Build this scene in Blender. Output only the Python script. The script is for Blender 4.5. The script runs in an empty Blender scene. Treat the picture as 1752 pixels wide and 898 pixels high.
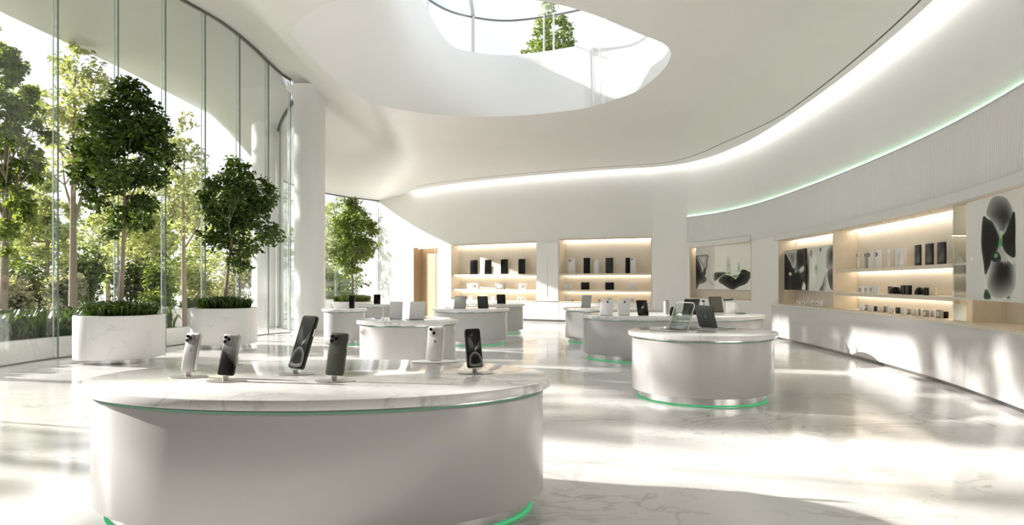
import bpy, math, random
import numpy as np
from mathutils import Vector, Matrix, Euler

random.seed(7)
rng = np.random.default_rng(11)
SC = bpy.context.scene
COL = SC.collection
F = 1168.0          # focal length in pixels of the 1752 wide frame
CX, HY, HC = 876.0, 484.0, 1.6
TH = 0.93           # island table height
PI = math.pi

def PX(x, y, Y):
    return Vector(((x - CX) / F * Y, Y, HC - (y - HY) / F * Y))
def GD(y, z):       # depth of a point at height z seen on row y
    return F * (HC - z) / (y - HY)
def ss(t):
    t = max(0.0, min(1.0, t)); return t * t * (3 - 2 * t)

# ------------------------------------------------------------------ materials
MATS = {}
def new_mat(name):
    m = bpy.data.materials.new(name); m.use_nodes = True
    nt = m.node_tree; nt.nodes.clear()
    out = nt.nodes.new('ShaderNodeOutputMaterial')
    MATS[name] = m
    return m, nt, out
def principled(nt, out, col=(.8, .8, .8), rough=.5, metal=0., spec=.5, coat=0.):
    b = nt.nodes.new('ShaderNodeBsdfPrincipled')
    b.inputs['Base Color'].default_value = (*col, 1)
    b.inputs['Roughness'].default_value = rough
    b.inputs['Metallic'].default_value = metal
    b.inputs['Specular IOR Level'].default_value = spec
    b.inputs['Coat Weight'].default_value = coat
    nt.links.new(b.outputs[0], out.inputs[0])
    return b
def N(nt, t, **kw):
    n = nt.nodes.new(t)
    for k, v in kw.items():
        if k in n.inputs: n.inputs[k].default_value = v
        else: setattr(n, k, v)
    return n
def simple(name, col, rough=.5, metal=0., spec=.5, var=0., vscale=3., coat=0., bump=0., bscale=40.):
    m, nt, out = new_mat(name)
    b = principled(nt, out, col, rough, metal, spec, coat)
    if var or bump:
        tc = N(nt, 'ShaderNodeTexCoord')
    if var:
        no = N(nt, 'ShaderNodeTexNoise'); no.inputs['Scale'].default_value = vscale; no.inputs['Detail'].default_value = 5
        nt.links.new(tc.outputs['Object'], no.inputs['Vector'])
        mx = N(nt, 'ShaderNodeMix', data_type='RGBA')
        mx.inputs[6].default_value = (*[c * (1 - var) for c in col], 1)
        mx.inputs[7].default_value = (*[min(1, c * (1 + var)) for c in col], 1)
        nt.links.new(no.outputs['Fac'], mx.inputs[0]); nt.links.new(mx.outputs[2], b.inputs['Base Color'])
    if bump:
        n2 = N(nt, 'ShaderNodeTexNoise'); n2.inputs['Scale'].default_value = bscale; n2.inputs['Detail'].default_value = 4
        nt.links.new(tc.outputs['Object'], n2.inputs['Vector'])
        bp = N(nt, 'ShaderNodeBump'); bp.inputs['Strength'].default_value = bump; bp.inputs['Distance'].default_value = .02
        nt.links.new(n2.outputs['Fac'], bp.inputs['Height']); nt.links.new(bp.outputs[0], b.inputs['Normal'])
    return m
def marble(name, base, vein, scale, rough, width=.03, vstr=.7, stretch=(1, 1, 1), rvar=0.):
    m, nt, out = new_mat(name)
    b = principled(nt, out, base, rough)
    tc = N(nt, 'ShaderNodeTexCoord'); mp = N(nt, 'ShaderNodeMapping'); mp.inputs['Scale'].default_value = stretch
    mp.inputs['Rotation'].default_value = (.1, .2, .5)
    nt.links.new(tc.outputs['Object'], mp.inputs['Vector'])
    acc = None
    for sc_, w, st in ((scale, width, vstr), (scale * 3.1, width * .8, vstr * .5)):
        no = N(nt, 'ShaderNodeTexNoise'); no.inputs['Scale'].default_value = sc_; no.inputs['Detail'].default_value = 9
        no.inputs['Roughness'].default_value = .58; no.inputs['Distortion'].default_value = .9
        nt.links.new(mp.outputs[0], no.inputs['Vector'])
        s1 = N(nt, 'ShaderNodeMath', operation='SUBTRACT'); s1.inputs[1].default_value = .5
        nt.links.new(no.outputs['Fac'], s1.inputs[0])
        a1 = N(nt, 'ShaderNodeMath', operation='ABSOLUTE'); nt.links.new(s1.outputs[0], a1.inputs[0])
        mr = N(nt, 'ShaderNodeMapRange'); mr.inputs[1].default_value = 0; mr.inputs[2].default_value = w
        mr.inputs[3].default_value = st; mr.inputs[4].default_value = 0
        nt.links.new(a1.outputs[0], mr.inputs[0])
        ms = N(nt, 'ShaderNodeTexNoise'); ms.inputs['Scale'].default_value = sc_ * .8; ms.inputs['Detail'].default_value = 3
        nt.links.new(mp.outputs[0], ms.inputs['Vector'])
        mk = N(nt, 'ShaderNodeMapRange'); mk.inputs[1].default_value = .45; mk.inputs[2].default_value = .65
        nt.links.new(ms.outputs['Fac'], mk.inputs[0])
        mu = N(nt, 'ShaderNodeMath', operation='MULTIPLY')
        nt.links.new(mr.outputs[0], mu.inputs[0]); nt.links.new(mk.outputs[0], mu.inputs[1])
        if acc is None: acc = mu
        else:
            ad = N(nt, 'ShaderNodeMath', operation='MAXIMUM')
            nt.links.new(acc.outputs[0], ad.inputs[0]); nt.links.new(mu.outputs[0], ad.inputs[1]); acc = ad
    cl = N(nt, 'ShaderNodeTexNoise'); cl.inputs['Scale'].default_value = scale * .7; cl.inputs['Detail'].default_value = 6
    nt.links.new(mp.outputs[0], cl.inputs['Vector'])
    m0 = N(nt, 'ShaderNodeMix', data_type='RGBA')
    m0.inputs[6].default_value = (*[c * .93 for c in base], 1); m0.inputs[7].default_value = (*[min(1, c * 1.06) for c in base], 1)
    nt.links.new(cl.outputs['Fac'], m0.inputs[0])
    mx = N(nt, 'ShaderNodeMix', data_type='RGBA'); mx.inputs[7].default_value = (*vein, 1)
    nt.links.new(m0.outputs[2], mx.inputs[6]); nt.links.new(acc.outputs[0], mx.inputs[0])
    nt.links.new(mx.outputs[2], b.inputs['Base Color'])
    if rvar:
        rr = N(nt, 'ShaderNodeMapRange'); rr.inputs[1].default_value = .3; rr.inputs[2].default_value = .7
        rr.inputs[3].default_value = rough; rr.inputs[4].default_value = rough + rvar
        nt.links.new(cl.outputs['Fac'], rr.inputs[0]); nt.links.new(rr.outputs[0], b.inputs['Roughness'])
    return m
def emit(name, col, s):
    m, nt, out = new_mat(name)
    e = N(nt, 'ShaderNodeEmission'); e.inputs[0].default_value = (*col, 1); e.inputs[1].default_value = s
    nt.links.new(e.outputs[0], out.inputs[0]); return m
def glass(name, tint, refl=.06, grazing=.55):
    m, nt, out = new_mat(name)
    t = N(nt, 'ShaderNodeBsdfTransparent'); t.inputs[0].default_value = (*tint, 1)
    g = N(nt, 'ShaderNodeBsdfGlossy'); g.inputs['Roughness'].default_value = .0; g.inputs[0].default_value = (.95, .98, .96, 1)
    lw = N(nt, 'ShaderNodeLayerWeight'); lw.inputs['Blend'].default_value = .18
    mr = N(nt, 'ShaderNodeMapRange'); mr.inputs[3].default_value = refl; mr.inputs[4].default_value = grazing
    nt.links.new(lw.outputs['Fresnel'], mr.inputs[0])
    mx = N(nt, 'ShaderNodeMixShader')
    nt.links.new(mr.outputs[0], mx.inputs[0]); nt.links.new(t.outputs[0], mx.inputs[1]); nt.links.new(g.outputs[0], mx.inputs[2])
    nt.links.new(mx.outputs[0], out.inputs[0]); return m
def leafmat(name, dark, light, trans=.35):
    m, nt, out = new_mat(name)
    geo = N(nt, 'ShaderNodeNewGeometry')
    mx = N(nt, 'ShaderNodeMix', data_type='RGBA'); mx.inputs[6].default_value = (*dark, 1); mx.inputs[7].default_value = (*light, 1)
    nt.links.new(geo.outputs['Random Per Island'], mx.inputs[0])
    b = N(nt, 'ShaderNodeBsdfPrincipled'); b.inputs['Roughness'].default_value = .45; b.inputs['Specular IOR Level'].default_value = .35
    tr = N(nt, 'ShaderNodeBsdfTranslucent')
    hs = N(nt, 'ShaderNodeMix', data_type='RGBA', blend_type='MULTIPLY'); hs.inputs[0].default_value = 1; hs.inputs[7].default_value = (1.7, 1.6, .7, 1)
    nt.links.new(mx.outputs[2], hs.inputs[6])
    nt.links.new(mx.outputs[2], b.inputs['Base Color']); nt.links.new(hs.outputs[2], tr.inputs[0])
    sh = N(nt, 'ShaderNodeMixShader'); sh.inputs[0].default_value = trans
    nt.links.new(b.outputs[0], sh.inputs[1]); nt.links.new(tr.outputs[0], sh.inputs[2]); nt.links.new(sh.outputs[0], out.inputs[0])
    return m
def vcol(name, rough=.25):
    m, nt, out = new_mat(name)
    b = principled(nt, out, (.5, .5, .5), rough, spec=.12)
    a = N(nt, 'ShaderNodeAttribute', attribute_name='Col')
    nt.links.new(a.outputs['Color'], b.inputs['Base Color']); return m

M_wall = simple('white_plaster', (.83, .825, .81), .42, var=.03, vscale=.8, bump=.06, bscale=6)
M_ceil = simple('polished_ceiling_plaster', (.80, .785, .76), .38, var=.03, vscale=.6, bump=.03, bscale=4)
M_soffit = simple('grey_soffit_plaster', (.60, .61, .59), .3, var=.05, vscale=.5)
M_well = simple('skylight_well_plaster', (.83, .83, .825), .5)
M_floor = marble('floor_marble', (.77, .76, .742), (.36, .34, .32), .62, .07, .022, .85, (1, 1.6, 1), .10)
M_top = marble('top_marble', (.84, .83, .815), (.42, .42, .40), 1.7, .10, .035, .8)
M_pot = marble('planter_marble', (.84, .83, .81), (.50, .48, .45), 1.5, .28, .010, .5)
M_kerb = marble('kerb_marble', (.80, .79, .77), (.50, .48, .45), 1.1, .4, .03, .5)
M_body = simple('satin_white_lacquer', (.54, .53, .52), .24, var=.02, vscale=1.5, coat=.2)
M_white = simple('white_lacquer', (.84, .84, .83), .3)
M_dim = simple('dark_unseen_wall', (.16, .155, .15), .5, var=.08, vscale=.9)  # dark tone keeps the unseen walls from bouncing light
M_trim = simple('light_grey_trim', (.70, .70, .69), .35)
M_steel = simple('brushed_steel', (.72, .72, .71), .22, metal=1.)
M_dkst = simple('dark_steel', (.16, .16, .155), .35, metal=.8)
M_gap = simple('shadow_gap_rubber', (.06, .06, .055), .6)
M_wood = simple('pale_wood', (.74, .66, .54), .45, var=.06, vscale=9)
M_woodb = simple('pale_wood_backboard', (.77, .71, .62), .5, var=.03, vscale=5)
M_door = simple('walnut_door', (.34, .24, .14), .45, var=.12, vscale=5)
M_bark = simple('tree_bark', (.30, .25, .19), .8, var=.25, vscale=14, bump=.3, bscale=30)
M_soil = simple('planter_soil', (.05, .04, .03), .9, var=.3, vscale=20)
M_ground = simple('garden_paving', (.52, .52, .47), .8, var=.1, vscale=.7)
M_green = emit('green_led', (.13, .74, .30), .85)
M_greensoft = emit('soft_green_led', (.50, .95, .62), .32)
M_mint = emit('mint_led', (.48, 1.0, .62), 9)
M_cove = emit('cove_led', (1, .98, .95), 17)
M_warm = emit('warm_shelf_led', (1, .90, .74), 19)
M_glass = glass('facade_glass', (.990, .994, .991), .015, .42)
M_sky = glass('skylight_glass', (.985, .995, .995), .01, .2)
M_edge = simple('glass_edge_green', (.20, .23, .21), .25, spec=.4)
M_fin = glass('glass_fin', (.93, .965, .945), .03, .3)
M_acryl = glass('clear_acrylic', (.93, .96, .95), .03, .25)
M_acryl2 = glass('misty_acrylic', (.74, .75, .73), .03, .2)
M_black = simple('gloss_black', (.007, .007, .0065), .16, spec=.22)
M_char = simple('charcoal_aluminium', (.035, .038, .032), .38, metal=.1, spec=.3)
M_green_gray = simple('sage_grey_back', (.115, .12, .098), .42, metal=.1, spec=.3)
M_silver = simple('silver_aluminium', (.62, .61, .59), .28, metal=.75)
M_pale = simple('pale_device_shell', (.78, .78, .77), .35)
M_grey = simple('mid_grey_shell', (.33, .33, .31), .35)
M_lens = simple('camera_lens_glass', (.006, .006, .007), .06)
M_logo = simple('logo_inlay', (.32, .32, .31), .2, metal=.6)
M_print = vcol('printed_artwork', .6)
M_screen = vcol('lit_screen_art', .12)
M_gold = simple('bronze_knob', (.45, .33, .17), .3, metal=.8)
M_mintcase = simple('pale_mint_shell', (.52, .66, .54), .35)
M_leaf = leafmat('potted_leaf', (.036, .068, .013), (.10, .16, .034), .32)
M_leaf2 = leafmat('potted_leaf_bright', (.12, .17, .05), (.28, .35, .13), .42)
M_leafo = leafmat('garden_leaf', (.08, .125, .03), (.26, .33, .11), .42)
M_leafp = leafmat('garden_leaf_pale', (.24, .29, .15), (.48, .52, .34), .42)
M_leafd = leafmat('shrub_leaf_dark', (.035, .06, .02), (.10, .14, .05), .3)
M_fern = leafmat('fern_leaf', (.035, .075, .012), (.11, .18, .035), .3)
M_flower = leafmat('shrub_leaf_blossom', (.08, .11, .06), (.50, .50, .44), .35)

# ------------------------------------------------------------------ mesh helper
class MB:
    def __init__(s): s.v = []; s.f = []; s.c = None
    def add(s, vs, fs, M=None):
        b = len(s.v)
        s.v.extend([tuple(M @ Vector(p)) if M is not None else tuple(p) for p in vs])
        s.f.extend([tuple(b + i for i in f) for f in fs]); return s
    def box(s, x0, x1, y0, y1, z0, z1, M=None):
        return s.add([(x0, y0, z0), (x1, y0, z0), (x1, y1, z0), (x0, y1, z0), (x0, y0, z1), (x1, y0, z1), (x1, y1, z1), (x0, y1, z1)],
                     [(3, 2, 1, 0), (4, 5, 6, 7), (0, 1, 5, 4), (1, 2, 6, 5), (2, 3, 7, 6), (3, 0, 4, 7)], M)
    def rings(s, rings, cap0=True, cap1=True, M=None, closed=True):
        n = len(rings[0]); vs = [p for r in rings for p in r]; fs = []
        for i in range(len(rings) - 1):
            for j in range(n if closed else n - 1):
                a = i * n + j; b = i * n + (j + 1) % n
                fs.append((a, b, b + n, a + n))
        if cap0: fs.append(tuple(reversed(range(n))))
        if cap1: fs.append(tuple(range((len(rings) - 1) * n, len(rings) * n)))
        return s.add(vs, fs, M)
    def lathe(s, prof, a, b, n=64, cx=0, cy=0, e=2.0, cap0=True, cap1=True, M=None):
        # prof: (inset, z); superellipse plan
        R = []
        for d, z in prof:
            r = []
            for k in range(n):
                t = 2 * PI * k / n; c, q = math.cos(t), math.sin(t)
                r.append((cx + math.copysign(abs(c) ** (2 / e), c) * max(a - d, 1e-4), cy + math.copysign(abs(q) ** (2 / e), q) * max(b - d, 1e-4), z))
            R.append(r)
        return s.rings(R, cap0, cap1, M)
    def tube(s, pts, rad, n=8, M=None):
        pts = [Vector(p) for p in pts]
        if not hasattr(rad, '__len__'): rad = [rad] * len(pts)
        R = []; up = Vector((0, 0, 1))
        for i, p in enumerate(pts):
            t = (pts[min(i + 1, len(pts) - 1)] - pts[max(i - 1, 0)])
            if t.length < 1e-9: t = Vector((0, 0, 1))
            t.normalize()
            u = Vector((1, 0, 0)) if abs(t.z) > .9 else up
            a = t.cross(u).normalized(); b = t.cross(a).normalized()
            R.append([tuple(p + (a * math.cos(2 * PI * k / n) + b * math.sin(2 * PI * k / n)) * rad[i]) for k in range(n)])
        return s.rings(R, True, True, M)
    def slab(s, w, h, t, r, bev=.003, z0=0., M=None, n=5, y=0.):
        """rounded rectangle in the XZ plane, thickness along Y, bottom at z0"""
        def ring(d, yy):
            rr = max(r - d, 1e-4); pts = []
            for (qx, qz, a0) in ((1, 1, 0), (-1, 1, 90), (-1, -1, 180), (1, -1, 270)):
                for k in range(n + 1):
                    a = math.radians(a0 + 90 * k / n)
                    pts.append((qx * (w / 2 - r) + math.cos(a) * rr, yy, z0 + h / 2 + qz * (h / 2 - r) + math.sin(a) * rr))
            return pts
        bev = min(bev, t * .45)
        R = [ring(bev, y - t / 2), ring(bev * .3, y - t / 2 + bev * .3), ring(0, y - t / 2 + bev), ring(0, y + t / 2 - bev), ring(bev * .3, y + t / 2 - bev * .3), ring(bev, y + t / 2)]
        return s.rings(R, True, True, M)
    def build(s, name, mat, parent=None, smooth=True, ang=35):
        me = bpy.data.meshes.new(name); me.from_pydata(s.v, [], s.f); me.update()
        if s.c is not None:
            ca = me.color_attributes.new('Col', 'FLOAT_COLOR', 'POINT')
            ca.data.foreach_set('color', np.array(s.c, dtype=np.float32).ravel())
        if smooth:
            me.polygons.foreach_set('use_smooth', [True] * len(me.polygons)); me.set_sharp_from_angle(angle=math.radians(ang))
        me.materials.append(mat)
        o = bpy.data.objects.new(name, me); COL.objects.link(o)
        if parent is not None: o.parent = parent
        return o
def tag(o, label=None, cat=None, group=None, kind=None):
    if label: o['label'] = label
    if cat: o['category'] = cat
    if group: o['group'] = group
    if kind: o['kind'] = kind
    return o
def empty(name, loc=(0, 0, 0), rot=(0, 0, 0), label=None, cat=None, group=None, kind=None):
    o = bpy.data.objects.new(name, None); COL.objects.link(o); o.empty_display_size = .1
    o.location = loc; o.rotation_euler = rot
    return tag(o, label, cat, group, kind)
ORD = ['first', 'second', 'third', 'fourth', 'fifth', 'sixth', 'seventh', 'eighth', 'ninth', 'tenth', 'eleventh', 'twelfth', 'thirteenth', 'fourteenth', 'fifteenth', 'sixteenth']

# ------------------------------------------------------------------ paths
def catmull(P, step=.08):
    P = [np.array(p, float) for p in P]; out = []
    for i in range(len(P) - 1):
        p0 = P[i - 1] if i else 2 * P[0] - P[1]; p1, p2 = P[i], P[i + 1]; p3 = P[i + 2] if i + 2 < len(P) else 2 * P[-1] - P[-2]
        n = max(2, int(np.linalg.norm(p2 - p1) / step))
        for k in range(n):
            t = k / n
            out.append(.5 * (2 * p1 + (p2 - p0) * t + (2 * p0 - 5 * p1 + 4 * p2 - p3) * t * t + (3 * p1 - p0 - 3 * p2 + p3) * t ** 3))
    out.append(P[-1]); return np.array(out)
class Path:
    def __init__(s, P):
        s.p = catmull(P); d = np.diff(s.p, axis=0); L = np.linalg.norm(d, axis=1)
        s.s = np.concatenate([[0], np.cumsum(L)]); s.L = s.s[-1]
        t = np.gradient(s.p, axis=0); t /= np.linalg.norm(t, axis=1)[:, None]; s.t = t
        s.n = np.stack([-t[:, 1], t[:, 0]], 1)       # left of travel
    def at(s, q, off=0.):
        x = np.interp(q, s.s, s.p[:, 0]); y = np.interp(q, s.s, s.p[:, 1])
        nx = np.interp(q, s.s, s.n[:, 0]); ny = np.interp(q, s.s, s.n[:, 1]); l = math.hypot(nx, ny)
        return x - nx / l * off, y - ny / l * off
    def nrm(s, q):
        nx = np.interp(q, s.s, s.n[:, 0]); ny = np.interp(q, s.s, s.n[:, 1]); l = math.hypot(nx, ny); return nx / l, ny / l
    def hit(s, px, off=0.):
        q = s.p - s.n * off; k = (px - CX) / F
        g = q[:, 0] - k * q[:, 1]
        best = None
        for i in np.nonzero((g[:-1] * g[1:] <= 0) & (q[:-1, 1] > 2))[0]:
            f = g[i] / (g[i] - g[i + 1] + 1e-12); ss_ = s.s[i] + f * (s.s[i + 1] - s.s[i])
            if best is None or q[i, 1] < best[1]: best = (ss_, q[i, 1] + f * (q[i + 1, 1] - q[i, 1]))
        return best
WALL = Path([(3.95, -3.05), (4.0, -1), (4.3, 1.5), (4.9, 3.6), (5.62, 5.8), (6.42, 8.5), (6.98, 11), (7.38, 14), (7.62, 17), (7.73, 20), (7.66, 22), (7.35, 24), (6.75, 25.5), (6.1, 26.2),
             (5.4, 26.6), (4.2, 27.0), (2.9, 27.6), (0.5, 28.9), (-2.27, 30.8), (-4.2, 32.7), (-5.3, 34.2), (-6.3, 35.6), (-7.2, 36.8)])
GLA = Path([(-10.3, -3), (-10.2, 4), (-9.9, 10), (-9.75, 13), (-9.62, 14.5), (-8.7, 17.1), (-7.56, 21.2), (-7.1, 21.9)])
GLB = Path([(-7.0, 22.6), (-8.4, 24.6), (-9.6, 27.5), (-9.9, 30.5), (-9.3, 33.5), (-8.2, 35.6), (-7.2, 36.8)])
def SX(px, off=0.): return WALL.hit(px, off)[0]
def ZW(px, y, off=0.): return HC - (y - HY) / F * WALL.hit(px, off)[1]
def sweep(mb, path, s0, s1, o0, o1, z0, z1, step=.25):
    n = max(1, int(abs(s1 - s0) / step)); R = []
    for i in range(n + 1):
        q = s0 + (s1 - s0) * i / n; a = path.at(q, o0); b = path.at(q, o1)
        R.append([(a[0], a[1], z0), (b[0], b[1], z0), (b[0], b[1], z1), (a[0], a[1], z1)])
    return mb.rings(R)
def swp(path, s0, s1, o0, o1, z0, z1, name, mat, parent=None, step=.25):
    return sweep(MB(), path, s0, s1, o0, o1, z0, z1, step).build(name, mat, parent)

# ------------------------------------------------------------------ ceiling height
CZ = 6.05
def zc(x, y):
    return CZ + 2.9 * ss((-3.3 - x) / 4.5) * (1 - ss((y - 18.6) / 10.5))

# ================================================================== SETTING
def struct(o): o['kind'] = 'structure'; return o
# floor
g = MB(); g.box(-10.6, 8.6, -3.2, 38.5, -.12, 0); struct(g.build('floor', M_floor, smooth=False))
g = MB(); g.box(-80, -10.6, -30, 110, -.15, -.02); g.box(-10.6, 8.6, 38.5, 110, -.15, -.02); struct(g.build('ground_outside', M_ground, smooth=False))

# long curved wall (right side running round into the back) with openings for niches and the door
sA0, sA1 = SX(1332), SX(1428)
sB1 = SX(1628); sC1 = WALL.hit(1655)[0]
sEnd = np.interp(6.4, WALL.p[:, 1][:200], WALL.s[:200]) if False else WALL.hit(1752)[0] - 2.2
CT, NT = 1.0, 2.82                  # counter top / niche top on the curved wall
sP0, sP1 = SX(1180), SX(1286)       # picture niche
sR0, sR1 = SX(1114), SX(957)        # rear niche by the pier
sL0, sL1 = SX(918), SX(772)         # rear niche by the door
sD0, sD1 = SX(748), SX(708)         # door
zPb, zPt = ZW(1235, 513), ZW(1235, 419)
OPEN = [(sEnd, sA0, CT, NT), (sP1, sP0, zPb, zPt), (sR0, sR1, .85, 3.36), (sL0, sL1, .85, 3.30), (sD0, sD1, 0., 3.34)]
def wall_part(name, s0, s1, ztop):
    sb = sorted(set([s0, s1] + [q for o in OPEN for q in o[:2] if s0 < q < s1]))
    S = []
    for a, b in zip(sb[:-1], sb[1:]):
        n = max(1, int((b - a) / .2)); S += [a + (b - a) * i / n for i in range(n)]
    S.append(s1)
    Z = sorted(set([0, ztop] + [z for o in OPEN for z in o[2:]]))
    mb = MB(); vs = []; fs = []; nz = len(Z)
    for q in S:
        x, y = WALL.at(q)
        vs += [(x, y, z) for z in Z]
    for i in range(len(S) - 1):
        for j in range(nz - 1):
            sm, zm = (S[i] + S[i + 1]) / 2, (Z[j] + Z[j + 1]) / 2
            if any(o[0] < sm < o[1] and o[2] < zm < o[3] for o in OPEN): continue
            a = i * nz + j; fs.append((a, a + 1, a + nz + 1, a + nz))
    mb.add(vs, fs)
    return struct(mb.build(name, M_wall))
sSplit = SX(1150)
wall_part('wall_right', 0, sSplit, 6.6)
wall_part('wall_back', sSplit, WALL.L, 6.6)
g = MB(); g.box(-10.6, 6.6, -3.25, -3.05, 0, 9.6); struct(g.build('wall_front', M_dim, smooth=False))  # unseen end wall behind the camera, darkened to cut bounce light

# ceiling with the skylight hole
CEN = np.array([0.0, 14.5])
wb = [(3.16, 14.0), (2.95, 12.9), (2.17, 12.1), (1.19, 11.2), (.22, 10.7), (-1.4, 10.4), (-3.1, 11.0), (-4.15, 12.9), (-4.2, 15.1), (-3.65, 16.65), (-2.85, 17.55), (-1.8, 18.1), (0, 18.2), (1.85, 17.4), (2.6, 16.4), (2.98, 15.56)]
wt = [(3.10, 14.0), (2.85, 13.0), (2.15, 12.2), (1.2, 11.4), (.2, 10.95), (-1.0, 11.2), (-1.9, 12.2), (-2.3, 13.6), (-2.35, 14.8), (-2.25, 16.0), (-1.95, 16.95), (-1.3, 17.75), (0, 18.15), (1.83, 17.36), (2.55, 16.4), (2.92, 15.5)]
def closed_path(P):
    Q = catmull(P[-3:] + P + P[:3], .05); return Q
def polar(poly, ang):
    d = poly - CEN; th = np.arctan2(d[:, 1], d[:, 0]); r = np.hypot(d[:, 0], d[:, 1])
    o = np.argsort(th); th, r = th[o], r[o]
    th = np.concatenate([th - 2 * PI, th, th + 2 * PI]); r = np.concatenate([r, r, r])
    return np.interp(ang, th, r)
NA = 900
ANG = np.linspace(-PI, PI, NA, endpoint=False)
rb = polar(closed_path(wb), ANG); rt = polar(closed_path(wt), ANG)
def dens(P, n=400):
    P = np.array(P); out = []
    for a, b in zip(P[:-1], P[1:]):
        k = max(2, int(np.linalg.norm(b - a) / .06)); out += [a + (b - a) * i / k for i in range(k)]
    return out
sCoveEnd = SX(704)
wp_ = []
for i in range(len(WALL.s)):
    q = WALL.s[i]; o = -.30 * (1 - ss((q - sCoveEnd + .2) / .8))
    wp_.append(np.array(WALL.at(q, o)))
outer = wp_ + list(GLB.p[::-1]) + list(GLA.p[::-1])
outer += dens([GLA.p[0], np.array([-10.3, -3.1]), np.array([3.6, -3.1]), wp_[0]])
outer = np.array(outer)
ro = polar(outer, ANG)
NR = 46
mb = MB(); R = []
for i in range(NR + 1):
    t = i / NR; ring = []
    for k in range(NA):
        r = rb[k] + (ro[k] - rb[k]) * t
        x = CEN[0] + math.cos(ANG[k]) * r; y = CEN[1] + math.sin(ANG[k]) * r
        ring.append((x, y, zc(x, y)))
    R.append(ring)
R.append([(p[0], p[1], p[2] + .22) for p in R[-1]])       # slab edge
mb.rings(R, False, False)
struct(mb.build('ceiling', M_ceil, ang=50))
# skylight well
ZT = 7.65
mb = MB(); R = []
for i in range(13):
    t = i / 12; e = math.sin(t * PI / 2); t = 1 - math.cos(t * PI / 2); t = .35 * (i / 12) + .65 * t; ring = []
    for k in range(NA):
        r = rb[k] + (rt[k] - rb[k]) * e
        x0 = CEN[0] + math.cos(ANG[k]) * rb[k]; y0 = CEN[1] + math.sin(ANG[k]) * rb[k]
        x = CEN[0] + math.cos(ANG[k]) * r; y = CEN[1] + math.sin(ANG[k]) * r
        z0 = zc(x0, y0); ring.append((x, y, z0 + (ZT - z0) * t))
    R.append(ring)
def sun_block_curb(a):           # opaque upstand on the western rim, added to block the sun
    d = abs((a - math.radians(178) + PI) % (2 * PI) - PI)
    return .82 * ss((math.radians(66) - d) / math.radians(30))
R.append([(CEN[0] + math.cos(a) * (r + .02), CEN[1] + math.sin(a) * (r + .02), ZT + .02 + sun_block_curb(a)) for a, r in zip(ANG, rt)])
R.append([(CEN[0] + math.cos(a) * (r + .16), CEN[1] + math.sin(a) * (r + .16), ZT + .02 + sun_block_curb(a)) for a, r in zip(ANG, rt)])
R.append([(CEN[0] + math.cos(a) * (r + .16), CEN[1] + math.sin(a) * (r + .16), ZT - .02) for a, r in zip(ANG, rt)])
mb.rings(R, False, False)
struct(mb.build('ceiling_skylight_well', M_well, ang=60))
# cove: lid above the gap, and the strip
cv = MB(); 
s_ = 0.
n = 160; R = []
for i in range(n + 1):
    q = sCoveEnd * i / n
    a = WALL.at(q, .02); b = WALL.at(q, -.36)
    R.append([(a[0], a[1], 6.50), (b[0], b[1], 6.50), (b[0], b[1], 6.24), (b[0], b[1], 6.56), (a[0], a[1], 6.56)])
cv.rings(R); struct(cv.build('trim_1', M_wall))
c0 = swp(WALL, .2, sCoveEnd - .25, -.27, -.24, 6.16, 6.21, 'cove_light', M_cove)
tag(c0, 'white led cove strip glowing along the ceiling edge above the curved wall', 'light strip')
# dark reveal line in the ceiling
mb = MB(); R = []
for i in range(240):
    q = (SX(735) - .3) * i / 239; o = -.50 - .50 * ss((q - 21) / 5)
    a = WALL.at(q, o - .016); b = WALL.at(q, o + .016)
    R.append([(a[0], a[1], CZ - .004), (b[0], b[1], CZ - .004), (b[0], b[1], CZ + .03), (a[0], a[1], CZ + .03)])
mb.rings(R); struct(mb.build('trim_2', M_gap, smooth=False))

# pier between the rear niche and the picture niche
mb = MB(); R = []
q0, q1 = SX(1116), SX(1176)
for i in range(33):
    t = i / 32; q = q0 + (q1 - q0) * t; o = -.07 * (math.sin(PI * t) ** .6 if 0 < t < 1 else 0)
    a = WALL.at(q, o); b = WALL.at(q, .05); R.append([(a[0], a[1], 0), (b[0], b[1], 0), (b[0], b[1], 6.55), (a[0], a[1], 6.55)])
mb.rings(R); struct(mb.build('pillar_wall_pier', M_wall, ang=60))

# round column at the end of the facade and the exterior pier
def column(name, x, y, r, z1):
    g = MB(); g.lathe([(0.03, 0), (0.03, .05), (0, .055), (0, z1 - .9), (-.02, z1 - .45), (-.10, z1 - .16), (-.26, z1)], r, r, 72, x, y); return struct(g.build(name, M_wall, ang=50))
column('pillar_round', -6.50, 21.95, .48, zc(-6.5, 21.95))
column('pillar_exterior', -8.95, 25.0, .55, 8.3)

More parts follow.
